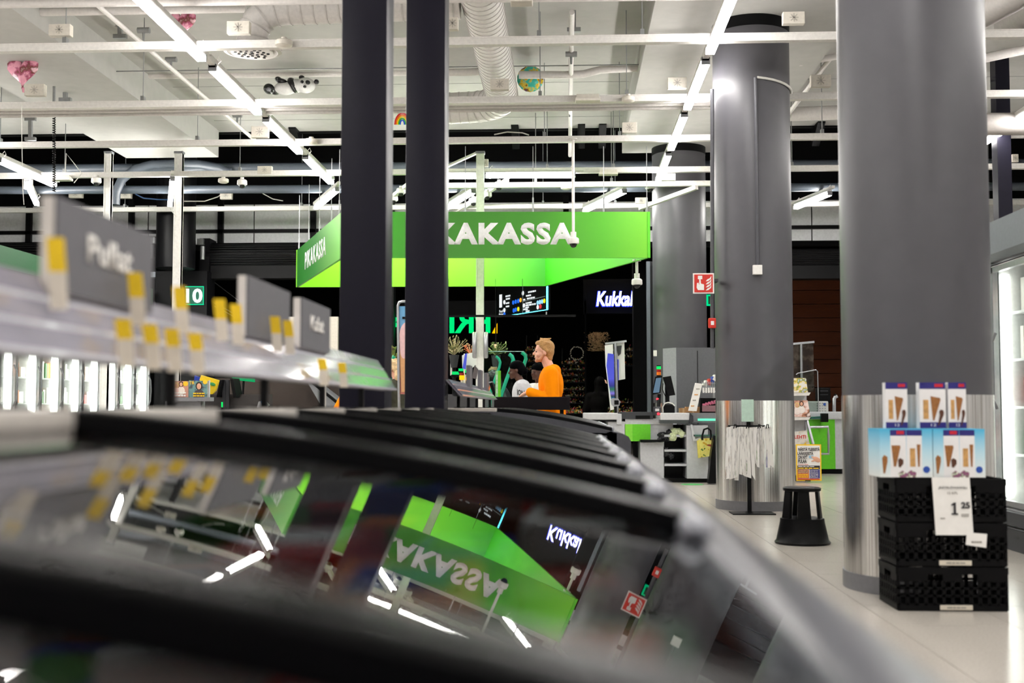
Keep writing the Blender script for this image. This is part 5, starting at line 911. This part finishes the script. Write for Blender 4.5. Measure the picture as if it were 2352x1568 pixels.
t = thing('yellow_folder', 'tilted yellow box with green mark behind the magazines', 'box', W(482, 905, 17.7)); B().prism([W(x, y, 17.7) for x, y in ((462, 861), (502, 873), (495, 897), (488, 905), (476, 905), (458, 872))], (0, .06, 0)).obj('box', mat('folder_yellow', (248, 208, 20), .45), t); B().ell(W(488, 882, 17.69), (.05, .006, .025), (0, .3, 0)).obj('green_mark', mat('mark_green', (60, 150, 80), .5), t)
tag(B().prism([W(x, y, 17.8) for x, y in ((447, 862), (459, 866), (456, 906), (442, 906))], (0, .05, 0)).obj('blue_folder', mat('folder_blue', (30, 60, 170), .45), None, W(450, 876, 17.35)), 'blue folder corner behind the magazines', 'folder')
tag(B().px(384, 905, 620, 1098, 17.6, .16).obj('till_desk', mat('desk_dark', (52, 48, 48), .5), None, W(500, 1050, 17.6)), 'dark till desk behind the magazine shelf', 'desk')
for i, (l, lab) in enumerate(((((505, 873), (511, 872), (503, 912), (497, 912)), 'left black till screen seen edge on beside the magazines'), (((528, 869), (535, 868), (543, 912), (536, 913)), 'right black till screen seen edge on beside the magazines'))):
    c = [W(x, y, 17.4) for x, y in l]; o = thing('till_monitor', lab, 'monitor', (c[3].x, 17.4, c[3].z - .3), 'till monitors'); B().prism(c, (0, .35, 0)).obj('screen', BLACKP, o); B().bar(W(515 + 8 * i, 872, 17.54), W(515 + 8 * i, 940, 17.54), .05).obj('stand', DGREY, o)
t = thing('green_light_panel', 'green lit panel just under the price rail', 'light', W(560, 876, 19)); B().prism([W(x, y, 19) for x, y in ((533, 866), (584, 869), (584, 877), (533, 872))], (0, .05, 0)).obj('panel', emi('panel_green', (0, 160, 90), 1.0), t); B().px(540, 866, 580, 868, 19.02, .06).obj('frame', BLACKM, t); B().cyl((W(560, 0, 19.06).x, 19.06, 0), W(560, 868, 19.06), .02, n=8).obj('stand', BLACKM, t)
t = thing('card_terminal', 'grey card terminal standing on the till left of the square columns', 'terminal', W(601, 940, 16.5)); B().prism([W(x, y, 16.5) for x, y in ((594, 922), (606, 919), (616, 930), (604, 940), (590, 936))], (0, .1, 0)).obj('case', ALU, t); B().prism([W(x, y, 16.49) for x, y in ((598, 921), (606, 920), (611, 926), (602, 928))], (0, .02, 0)).obj('screen', mat('terminal_screen', (70, 110, 160), .2), t); B().px(597, 936, 602, 1112, 16.52, .04).obj('stalk', BLACKP, t)
t = thing('green_indicator', 'tiny green indicator lamp below the till screens', 'light', W(510, 935, 17)); B().cyl(W(510, 935, 17.0), W(510, 923, 17.0), .012, n=8).obj('lens', emi('sig_green', (20, 235, 100), 1.1), t); B().cyl(W(510, 1107, 17.0), W(510, 935, 17.0), .01, n=8).obj('stem', BLACKP, t)
t = thing('double_pole', 'pair of thin white poles left of the square columns', 'pole', W(744, 960, 15.5))
for x in (741, 747): B().cyl((W(x, 900, 15.5).x, 15.5, 0), W(x, 872, 15.5), .014, n=8).obj('pole', WHITE, t)
# advertising board between the square columns
t = thing('advert_board', 'tall rounded advertising board with sky and ice cream between the square columns', 'board', W(925, 960, 13.5)); YA = 13.5
fr_ = [(W(917, 960, YA).x, YA, 0)] + [W(x, y, YA) for x, y in ((917, 960), (914, 720), (914, 702), (917, 694), (924, 692), (970, 692))]; B().tube(fr_, .016, 8).obj('frame', ALU, t, smooth=50)
B().prism([W(x, y, YA + .01) for x, y in ((915, 703), (970, 703), (970, 905), (917, 905))], (0, .01, 0)).obj('poster', rampmat('sky_print', [(0, (200, 120, 110)), (.3, (226, 170, 150)), (.55, (214, 196, 200)), (.7, (120, 175, 215)), (1, (100, 165, 210))], 2), t); B().ell(W(934, 775, YA - .002), (.09, .008, .18)).ell(W(928, 800, YA - .002), (.05, .008, .12)).obj('ice_cream_print', mat('print_cream', (230, 190, 190), .5), t); B().prism([W(x, y, YA - .003) for x, y in ((918, 800), (950, 800), (945, 900), (922, 900))], (0, .008, 0)).obj('cone_print', mat('print_cone', (214, 160, 110), .5), t); B().px(924, 727, 960, 732, YA - .01, .02).obj('clip', BLACKP, t)
B().box(W(912, 0, YA).x, YA - .1, 0, W(945, 0, YA).x, YA + .2, .02).obj('foot', BLACKM, t)
# ================================================================== express counter of the man in orange
YE = 12.15
t = thing('express_counter', 'dark counter screen before the man in the orange sweatshirt', 'counter', W(1222, 950, YE)); B().px(1135, 911, 1309, 941, YE, .05).obj('front_screen', mat('counter_screen', (18, 13, 17), .4, spec=.15), t, bevel=.006)
for x in (1140, 1288): B().box(W(x, 0, YE).x - .02, YE + .05, 0, W(x, 0, YE).x + .02, YE + .09, W(0, 925, YE).z).obj('leg', BLACKM, t)
B().box(W(1136, 0, YE).x, YE + .06, .82, W(1300, 0, YE).x, YE + .22, .86).obj('worktop', MGREY, t)
t = thing('till_monitor', 'slanting black till screen beside the green post', 'monitor', W(1133, 912, 12.6)); B().prism([W(x, y, 12.6) for x, y in ((1122, 877), (1129, 875), (1141, 911), (1135, 912))], (0, .3, 0)).obj('case', BLACKP, t); B().prism([W(x, y, 12.59) for x, y in ((1122, 877), (1129, 875), (1130, 878), (1123, 880))], (0, .31, 0)).obj('rim', ALU, t); B().cyl((W(1139, 0, 12.7).x, 12.75, 0), W(1139, 908, 12.75), .02, n=8).obj('stand', BLACKP, t)
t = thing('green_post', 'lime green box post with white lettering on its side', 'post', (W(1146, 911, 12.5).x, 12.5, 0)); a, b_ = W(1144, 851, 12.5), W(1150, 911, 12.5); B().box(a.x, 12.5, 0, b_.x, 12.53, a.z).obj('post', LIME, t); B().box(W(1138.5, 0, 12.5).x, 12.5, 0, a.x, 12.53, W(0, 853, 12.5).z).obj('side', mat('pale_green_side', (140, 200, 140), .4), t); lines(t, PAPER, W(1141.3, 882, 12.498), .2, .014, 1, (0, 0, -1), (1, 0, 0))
t = thing('plexiglass_screen', 'greenish glass screen left of the women with headscarves', 'screen', W(1160, 910, 17.6)); B().prism([W(x, y, 17.6) for x, y in ((1106, 807), (1203, 807), (1208, 812), (1206, 912), (1106, 912))], (0, .008, 0)).obj('pane', glass('plexi_green', (234, 246, 240), 1.3, .02), t); B().tube([W(x, y, 17.6) for x, y in ((1106, 807), (1203, 807), (1208, 812), (1206, 860))], .006, 6).obj('edge', mat('plexi_edge', (80, 140, 120), .2), t); B().box(W(1110, 0, 17.6).x, 17.5, 0, W(1204, 0, 17.6).x, 17.75, W(0, 912, 17.6).z).obj('base', MGREY, t)
TEAL = mat('teal_tube', (0, 172, 136), .35)
for i, (l, lab) in enumerate(((((1139, 818), (1146, 824), (1149, 832), (1147, 843), (1140, 862), (1128, 895)), 'left bent teal tube behind the glass'), (((1169, 813), (1176, 818), (1179, 826), (1176, 838), (1163, 873), (1151, 908)), 'middle bent teal tube before the dark jacket'), (((1198, 809), (1206, 815), (1208, 824), (1204, 836), (1192, 870)), 'right bent teal tube above the headscarves'))):
    P = [W(x, y, 17.4 + .6 * (i == 2)) for x, y in l]; P.append(Vector((P[-1].x - .1, P[-1].y, 0))); tag(B().tube(P, .02 if i == 0 else .028, 10).obj('teal_tube', TEAL, None, P[-1], 50), lab, 'tube', 'bent teal tubes at the checkouts')
for i, (l, lab) in enumerate(((((896, 870), (892, 850), (898, 828), (906, 818)), 'left bent teal tube between the square columns'),)): P = [W(x, y, 17.5) for x, y in l]; P.insert(0, Vector((P[0].x, 17.5, 0))); tag(B().tube(P, .03, 10).obj('teal_tube', TEAL, None, P[0], 50), lab, 'tube', 'bent teal tubes at the checkouts')
# banners, signal lamps and green displays behind the far price rail
t = thing('banner_stand', 'white and blue banners hanging left of the white post', 'banner', W(1080, 870, 18.2))
B().prism([W(x, y, 18.2) for x, y in ((1072, 812), (1093, 808), (1093, 838), (1078, 850), (1070, 850))], (0, .01, 0)).obj('white_sheet', rampmat('banner_white', [(0, (236, 232, 228)), (.55, (240, 238, 236)), (.65, (170, 166, 164))], kind='noise', scale=6), t); B().prism([W(x, y, 18.15) for x, y in ((1061, 816), (1071, 812), (1070, 848), (1062, 848))], (0, .01, 0)).obj('white_sheet', PAPER, t); B().prism([W(x, y, 18.1) for x, y in ((1068, 812), (1073, 811), (1070, 848), (1062, 846))], (0, .01, 0)).obj('blue_sheet', mat('flat_blue', (74, 84, 228)), t); B().cyl((W(1068, 0, 18.25).x, 18.25, 0), W(1068, 812, 18.25), .02, n=8).obj('pole', WHITE, t)
tag(B().px(1034, 818, 1042, 862, 18.6, .02).obj('white_banner', PAPER, None, W(1038, 862, 18.6)), 'narrow white banner right beside the square column', 'banner')
for i, (x, y0, y1) in enumerate(((1059, 846, 872), (1074, 850, 874))):
    t = thing('signal_lamp', ('left', 'right')[i] + ' signal tower lamp with green display behind the far price rail', 'lamp', W(x, y1, 17.9 + i * .2)); Y = 17.9 + i * .2
    B().px(x - 6, y0, x + 5, y0 + 6, Y, .05).obj('green_display', emi('disp_green', (20, 215, 105), .95), t); B().px(x - 6, y0 + 6, x + 5, y0 + 10, Y, .05).obj('display_case', BLACKP, t); B().cyl(W(x + 2, y0 + 10, Y), W(x + 2, y0 + 16, Y), .035, n=12).obj('red_lens', mat('sig_red', (150, 20, 10)), t); B().cyl(W(x + 2, y0 + 16, Y), W(x + 2, y1, Y), .04, n=12).obj('orange_lens', emi('sig_orange_lit', (255, 170, 20), 1.5), t); B().cyl((W(x + 2, 0, Y).x, Y, 0), W(x + 2, y1, Y), .02, n=8).obj('pole', WHITE, t)
t = thing('green_display', 'green lit text display beside the square column', 'display', W(1046, 862, 18)); B().px(1038, 853, 1054, 860, 18.0, .05).obj('screen', emi('disp_green', (20, 215, 105), .95), t); B().px(1036, 860, 1054, 866, 18.02, .05).obj('case', BLACKP, t); B().cyl((W(1045, 0, 18).x, 18.04, 0), W(1045, 866, 18.04), .02, n=8).obj('pole', BLACKP, t)
for i, (l, lab) in enumerate(((((1084, 868), (1090, 838), (1098, 848), (1094, 870)), 'dark card holder left of the white post'), (((1116, 885), (1118, 862), (1124, 864), (1123, 888)), 'dark card holder right of the white post'))): P = [W(x, y, 17.05) for x, y in l]; tag(B().prism(P, (0, .06, 0)).obj('card_holder', mat('holder_brown', (92, 84, 86), .5), None, P[0]), lab, 'holder', 'card holders by the white post')
tag(B().px(1000, 905, 1092, 1103, 17.3, .5).obj('till_desk', mat('desk_grey', (70, 70, 74), .5), None, W(1070, 990, 17.3)), 'dark grey till desk behind the far price rail', 'desk')
# ================================================================== balloons at the ceiling
def heart(c, s, m, label):
    t = thing('heart_balloon', label, 'balloon', c); b = B(); N = 40; rings = []
    for k in range(7):
        f = [1, .97, .88, .72, .5, .25, .02][k]; d = .16 * s * math.sqrt(max(0, 1 - f ** 2.2)); ring = []
        for i in range(N):
            a = 2 * math.pi * i / N; x = 16 * math.sin(a) ** 3; y = 13 * math.cos(a) - 5 * math.cos(2 * a) - 2 * math.cos(3 * a) - math.cos(4 * a); w = 1 + .03 * math.sin(i * 2.9)
            ring.append((x / 32 * s * f * w, d, (y + 2) / 32 * s * f * w))
        rings.append(ring)
    for sg_ in (-1, 1):
        prev = None
        for ring in rings:
            v = [b.bm.verts.new(Vector(c) + Vector((x, d * sg_, z))) for x, d, z in ring]
            if prev:
                for i in range(N): b.bm.faces.new([prev[i], prev[(i + 1) % N], v[(i + 1) % N], v[i]])
            prev = v
        b.bm.faces.new(prev)
    bmesh.ops.remove_doubles(b.bm, verts=b.bm.verts, dist=1e-5); b.obj('foil', m, t, smooth=70); B().cyl(Vector(c) + Vector((0, 0, -.47 * s)), Vector(c) + Vector((.03, 0, -.6 * s)), .012, .03, 8).obj('tail', m, t); return t
PINK = rampmat('pink_foil', [(0, (214, 130, 160)), (.45, (240, 170, 190)), (.55, (170, 80, 110)), (.62, (120, 70, 60)), (.72, (236, 190, 200))], kind='noise', scale=9, rough=.2)
heart(W(52, 166, 13.8), .39, PINK, 'pink patterned heart balloon against the ceiling at the left')
heart(W(415, 55, 13.2), .36, PINK, 'pink heart balloon half hidden behind the first tube lamp')
t = thing('round_balloon', 'round teal foil balloon with a yellow pattern behind the pipe', 'balloon', W(1218, 181, 15.5)); c = W(1218, 181, 15.5)
b = B(); N = 36
for sgn in (-1, 1):
    prev = None
    for f in (1, .95, .8, .55, .25, .03):
        v = [b.bm.verts.new(c + Vector((math.cos(2 * math.pi * i / N) * .175 * f * (1 + .025 * (i % 2)), sgn * .09 * math.sqrt(1 - f * f * .999), math.sin(2 * math.pi * i / N) * .175 * f * (1 + .025 * (i % 2))))) for i in range(N)]
        if prev:
            for i in range(N): b.bm.faces.new([prev[i], prev[(i + 1) % N], v[(i + 1) % N], v[i]])
        prev = v
    b.bm.faces.new(prev)
b.obj('foil', rampmat('teal_foil', [(0, (40, 150, 140)), (.42, (60, 190, 170)), (.5, (230, 200, 40)), (.58, (120, 80, 40)), (.66, (90, 60, 110)), (.75, (220, 180, 60))], kind='noise', scale=10, rough=.2), t, smooth=70)
t = thing('rainbow_balloon', 'rainbow coloured foil balloon peeping left of the right square column', 'balloon', W(926, 280, 18.2))
for k, cc in enumerate(((200, 30, 50), (230, 110, 20), (240, 200, 20), (40, 160, 60), (40, 80, 200))): B().tube([W(924 + (17 - 3 * k) * math.cos(a), 286 - (26 - 4 * k) * math.sin(a), 18.2) for a in [math.radians(x) for x in range(0, 200, 20)]], .012, 8).obj('band', mat('rainbow_%d' % k, cc, .25), t)
# panda balloon: a flying panda lying on its belly
YPD = 15.6; c = W(668, 196, YPD); k = YPD / 2700
def pe(b, x, y, rx, ry, d=.1, rz=0, oy=0): b.ell(W(x, y, YPD + oy), (rx * k, d, ry * k), (0, rz, 0))
b = B(); pe(b, 655, 203, 26, 15, .15); pe(b, 702, 196, 24, 18, .14); pe(b, 680, 197, 20, 16, .14); me = blob(b, .018, 4); t = place('panda_balloon', me, mat('panda_white', (232, 232, 230), .3), None, c); tag(t, 'black and white panda balloon floating under the ceiling', 'balloon')
for n, l in (('black_band', [(674, 196, 12, 19, .15, -.5, -.005)]), ('arm', [(648, 188, 14, 7, .1, .2, -.06), (640, 183, 8, 6, .1, 0, -.06)]), ('foot', [(618, 204, 13, 12, .1, 0, -.08)]), ('foot', [(632, 210, 14, 7, .1, 0, .06)]), ('ear', [(727, 188, 6, 6, .05, 0, -.02)]), ('ear', [(693, 178, 7, 5, .05, 0, -.02)]), ('eye_patch', [(707, 189, 6, 5, .03, .5, -.13)]), ('eye_patch', [(694, 188, 4, 4, .03, .5, -.13)]), ('nose', [(700, 199, 4, 3, .03, 0, -.14)])):
    q = B()
    for a in l: pe(q, *a)
    q.obj(n, mat('panda_black', (18, 18, 20), .3), t, smooth=60)
q = B(); pe(q, 617, 205, 6, 5, .03, 0, -.16); q.obj('sole_pad', MGREY, t, smooth=60)
t = thing('black_bar', 'thin black bar crossing in front of the tall white post under the green sign', 'bar', W(1170, 728, 16.6)); B().px(1012, 722, 1322, 728, 16.6, .03).obj('bar', BLACKM, t)
for x in (1030, 1200): B().cyl(W(x, 722, 16.61), W(x, 640, 16.61), .003, n=5).obj('wire', BLACKM, t)
# ================================================================== people
def person(label, pos, H, yaw, skin, top, legs, hair, arms, voxel=.011, lean=0.0, headfwd=.03, nod=0.0, hairstyle='short', beard=None, wrap=None, hood=False, bulk=1.0, sleeves=True, topname='sweatshirt', group='people at the checkouts'):
    """local frame: facing +x, left +y. arms: two (elbow, hand, finger direction)"""
    s = H / 1.78; M = Matrix.Translation(Vector(pos)) @ Matrix.Rotation(yaw, 4, 'Z') @ Matrix.Diagonal((s, s, s, 1))
    def ln(p): p = Vector(p); f = max(0, p.z - .95); return p + Vector((math.sin(lean) * f, 0, -(1 - math.cos(lean)) * f))
    hc = ln((headfwd, 0, 1.655)); RH = Matrix.Rotation(nod, 3, 'Y')
    def hd(p): return hc + RH @ (Vector(p) - Vector((0, 0, 1.655)))
    def E(b, p, r, rot=(0, nod, 0), u=14, v=10): b.ell(p, r, rot, u, v)
    b = B()
    E(b, hd((-.005, 0, 1.69)), (.098, .077, .09)); E(b, hd((.03, 0, 1.635)), (.068, .062, .085)); E(b, hd((.045, 0, 1.587)), (.046, .046, .036)); E(b, hd((.08, 0, 1.678)), (.02, .045, .014))
    b.cap(hd((.096, 0, 1.66)), hd((.116, 0, 1.632)), .009, .0135); E(b, hd((.094, 0, 1.598)), (.013, .024, .011)); E(b, hd((.082, 0, 1.562)), (.022, .024, .02))
    for q in (-1, 1): E(b, hd((-.008, q * .077, 1.645)), (.02, .009, .032)); E(b, hd((.06, q * .035, 1.62)), (.03, .025, .026))
    b.cap(ln((-.01, 0, 1.43)), hd((-.005, 0, 1.6)), .06, .053)
    def torso(g):
        E(b, ln((0, 0, 1.3)), (.11 + g, .165 + g, .19 + g), (0, lean, 0)); E(b, ln((.005, 0, 1.08)), (.1 + g, .14 + g, .17 + g), (0, lean, 0)); b.cap(ln((0, -.155, 1.415)), ln((0, .155, 1.415)), .058 + g)
    torso(0); E(b, (0, 0, .93), (.11, .155, .12))
    for q in (-1, 1): b.cap((0, q * .09, .9), (.015, q * .1, .5), .085, .055); b.cap((.015, q * .1, .5), (-.02, q * .1, .09), .055, .04); b.cap((-.03, q * .1, .05), (.13, q * .115, .035), .042, .034)
    SH = [ln((0, -.185, 1.415)), ln((0, .185, 1.415))]; AR = []
    for q, sh, (el, ha, fd) in zip((-1, 1), SH, arms):
        el, ha, fd = ln(el), ln(ha), Vector(fd).normalized(); AR.append((sh, el, ha)); b.cap(sh, el, .05, .04); b.cap(el, ha, .04, .028)
        side = fd.cross(Vector((0, 0, 1))).normalized(); up = side.cross(fd); E(b, ha + fd * .05, (.048, .04, .018), fd.to_track_quat('X', 'Z').to_euler())
        for j, L in enumerate((.055, .066, .06, .045)):
            o = ha + fd * .085 + side * (.028 - .019 * j); k1 = o + fd * L * .55 - up * .006; k2 = k1 + fd * L * .25 - up * L * .5; b.cap(o, k1, .0095, .009, 8); b.cap(k1, k2, .009, .008, 8)
        o = ha + fd * .03 + side * .034 * q; b.cap(o, o + fd * .045 + side * .018 * q - up * .008, .012, .009, 8)
    me = blob(b, voxel, 2); me.transform(M); body = place('person', me, skin, None, pos); tag(body, label, 'person', group)
    b = B(); g = .02 * bulk; torso(g); b.cyl(ln((0, 0, .9)), ln((0, 0, 1.1)), .13 + g * .8, .12 + g, 20)
    for q, (sh, el, ha) in zip((-1, 1), AR): b.cap(sh, el, .058 + g * .9, .05 + g * .8); b.cap(el, el.lerp(ha, .93), .05 + g * .8, .038 + g * .5); E(b, (sh + el) / 2 + Vector((0, q * .004, -.02)), (.06 + g * .7, .056 + g * .6, .1)); 
    b.cyl(ln((-.012, 0, 1.44)), ln((-.008, 0, 1.5)), .085, .072, 18); E(b, ln((-.03, 0, 1.45)), (.085, .11, .075))
    if hood:
        E(b, hd((-.025, 0, 1.67)), (.12, .108, .13)); b.cap(ln((-.02, 0, 1.43)), hd((-.03, 0, 1.62)), .1, .1); b.cap(ln((-.05, -.06, 1.44)), ln((-.05, .06, 1.44)), .07)
    me = blob(b, voxel * 1.15, 3); me.transform(M); place(topname, me, top, body)
    b = B(); E(b, (0, 0, .93), (.13, .175, .14))
    for q in (-1, 1): b.cap((0, q * .09, .9), (.015, q * .1, .5), .098, .075); b.cap((.015, q * .1, .5), (-.02, q * .1, .1), .075, .06)
    me = blob(b, .016, 3); me.transform(M); place('trousers', me, legs, body)
    b = B()
    for q in (-1, 1): b.cap((-.04, q * .1, .055), (.14, q * .115, .045), .053, .042)
    me = blob(b, .014, 2); me.transform(M); place('shoes', me, BLACKP, body)
    def child(name, b, m, v=None):
        me = blob(b, v or voxel * .8, 1); me.transform(M); return place(name, me, m, body)
    b = B()
    for q in (-1, 1): E(b, hd((.083, q * .031, 1.655)), (.011, .014, .006), u=8, v=6)
    me = b.mesh(60); me.transform(M); place('eyes', me, mat('eye_dark', (36, 30, 30), .2), body)
    b = B(); E(b, hd((.103, 0, 1.598)), (.007, .02, .005), u=8, v=6); me = b.mesh(60); me.transform(M); place('lips', me, mat('lips_%s' % skin.name, (160, 84, 78) if skin.name == 'skin_fair' else (92, 48, 44), .5), body)
    if hair is not None and not wrap and not hood:
        b = B(); r = random.Random(3)
        E(b, hd((-.018, 0, 1.706)), (.096, .084, .084)); E(b, hd((-.045, 0, 1.66)), (.064, .08, .08)); E(b, hd((.046, 0, 1.748)), (.052, .06, .03)); E(b, hd((-.055, 0, 1.595)), (.036, .056, .045))
        for k in range(26): a = r.uniform(-1.5, 1.5); p = hd((-.03 + .07 * r.random(), .082 * math.sin(a), 1.72 + .07 * math.cos(a))); b.cap(p, p + Vector((r.uniform(-.05, .035), 0, r.uniform(-.015, .02))), .016, .007, 6)
        for q in (-1, 1): b.cap(hd((.035, q * .072, 1.725)), hd((-.03, q * .08, 1.66)), .022, .016)
        if hairstyle == 'long': E(b, hd((-.075, 0, 1.55)), (.055, .085, .14)); b.cap(hd((-.09, 0, 1.6)), hd((-.12, .02, 1.38)), .05, .025)
        child('hair', b, hair, .008)
    if beard is not None:
        b = B(); E(b, hd((.045, 0, 1.576)), (.048, .048, .03)); E(b, hd((.08, 0, 1.561)), (.0235, .0255, .0205))
        for q in (-1, 1): b.cap(hd((.0, q * .068, 1.63)), hd((.04, q * .05, 1.575)), .012, .016)
        child('beard', b, beard, .008)
    if wrap is not None:
        b = B(); E(b, hd((-.012, 0, 1.718)), (.108, .09, .085)); E(b, hd((-.06, 0, 1.672)), (.075, .09, .095)); E(b, hd((-.105, 0, 1.64)), (.06, .06, .06)); child('headscarf', b, wrap, .01)
    return body
SKF = mat('skin_fair', (226, 172, 146), .5, 0, .06, 40); SKD = mat('skin_dark', (76, 41, 25), .5, 0, .08, 40)
ORA = mat('orange_cotton', (255, 142, 0), .8, 0, .06, 7, 1.0, spec=.08); GRYS = mat('grey_cotton', (196, 196, 200), .8, 0, .06, 25, .4); WHT = mat('white_cotton', (228, 222, 216), .8, 0, .05, 25, .3); BLK = mat('black_fabric', (9, 9, 11), .7, 0, .2, 25, .4); BLKS = mat('black_silk', (3, 3, 5), .7, 0, .1, 25, .3, spec=.03); OLV = mat('olive_fabric', (52, 52, 38), .8, 0, .2, 20, .5); RUST = mat('rust_fabric', (196, 88, 50), .8, 0, .1, 20, .4); PUF = mat('puffer_black', (24, 25, 30), .35, 0, .3, 9, 1.0); JEAN = mat('dark_trousers', (34, 36, 44), .8)
BLO = mat('blond_hair', (192, 146, 88), .45, 0, .4, 30, .8, aniso=(3, 3, 12)); BLOP = mat('pale_blond_hair', (216, 186, 140), .5, 0, .25, 30, .5); BRN = mat('brown_hair', (70, 48, 34), .5, 0, .25, 30, .5); LBR = mat('light_brown_hair', (130, 104, 72), .5, 0, .25, 30, .5)
def at(px, Y): return (W(px, 1000, Y).x, Y, 0)
def hgt(py, Y): return W(1200, py, Y).z
PI = math.pi
man = person('man with short blond hair in a bright orange sweatshirt standing at the counter', at(1268, 12.78), hgt(781, 12.78), PI, SKF, ORA, JEAN, BLO, [((-.02, -.26, 1.13), (.245, -.13, 1.235), (.85, .3, -.45)), ((-.02, .26, 1.13), (.235, .14, 1.225), (.85, -.3, -.45))], .0085, .03, .06, 0, beard=mat('ginger_beard', (206, 146, 108), .6, 0, .15, 40, .4), bulk=1.45)
w1 = person('woman with black headscarf and grey sweatshirt, in profile left of the man in orange', at(1208, 16.0), hgt(830, 16), PI, SKD, GRYS, JEAN, None, [((.02, -.24, 1.14), (.22, -.1, 1.0), (1, .2, -.3)), ((.02, .24, 1.14), (.25, .12, 1.02), (1, -.2, -.3))], .0105, .12, .05, .1, wrap=BLKS, bulk=2.4)
person('woman with black headscarf and white top, half hidden by the man in orange', at(1241, 17.2), hgt(836, 17.2), PI + .75, SKD, WHT, JEAN, None, [((.0, -.24, 1.14), (.14, -.16, .95), (1, .2, -.6)), ((.0, .24, 1.14), (.14, .16, .95), (1, -.2, -.6))], .0115, .04, .03, .05, wrap=BLKS, bulk=1.2)
person('person in a black hooded top seen from behind, with one hand raised to the head', at(1376, 20.0), hgt(866, 20), PI / 2 - .3, SKF, mat('dark_hoodie', (6, 5, 5), .8, 0, .2, 20, .4, spec=.03), BLK, BRN, [((.02, -.3, 1.45), (.06, -.12, 1.62), (.2, .3, .9)), ((.0, .26, 1.14), (.1, .18, .92), (.6, 0, -.8))], .014, .05, .04, .1, hood=True, bulk=1.7, topname='hooded_top')
person('person in a black padded jacket bowing forward behind the teal tube', at(1166, 18.3), 1.68, PI - .2, SKF, PUF, BLK, BRN, [((.1, -.26, 1.15), (.3, -.14, 1.05), (1, 0, -.3)), ((.1, .26, 1.15), (.3, .14, 1.05), (1, 0, -.3))], .014, .3, .05, .5, hood=True, bulk=2.8, topname='padded_jacket')
person('person in a rust orange jacket with light brown hair behind the white post', at(1122, 18.9), hgt(843, 18.9), PI / 2 - .5, SKF, RUST, JEAN, LBR, [((.0, -.25, 1.14), (.12, -.18, .95), (1, 0, -.6)), ((.0, .25, 1.14), (.12, .18, .95), (1, 0, -.6))], .014, .12, .06, .35, bulk=1.8, topname='jacket')
person('person with long blond hair in a dark olive jacket between the square columns', at(912, 15.6), hgt(826, 15.6), PI - .6, SKF, OLV, JEAN, BLOP, [((.0, -.26, 1.14), (.12, -.2, .95), (1, 0, -.6)), ((.0, .26, 1.14), (.12, .2, .95), (1, 0, -.6))], .013, .02, .03, .05, hairstyle='long', bulk=2.0, topname='jacket')
person('brown haired person almost hidden behind the left square column', at(876, 16.4), hgt(826, 16.4), 0.2, SKF, mat('brown_coat', (70, 56, 44), .8), JEAN, BRN, [((.0, -.24, 1.14), (.1, -.2, .92), (1, 0, -.8)), ((.0, .24, 1.14), (.1, .2, .92), (1, 0, -.8))], .014, .02, .03, 0, bulk=1.2, topname='coat')
person('person in orange work clothes at the left side of the left square column', at(800, 16.2), 1.62, 0.0, SKF, ORA, JEAN, BRN, [((-.12, -.3, 1.14), (.1, -.2, 1.0), (1, 0, -.3)), ((-.05, .26, 1.14), (.15, .2, 1.0), (1, 0, -.3))], .014, .05, .03, 0, bulk=1.8, topname='work_shirt')
text('ION', mat('print_black', (40, 40, 44), .7), w1, W(1196, 902, 15.68), .1, .08, (1, 0, -.2), bold=.04, name='shirt_print')
bpy.data.scenes.remove(SCRATCH)
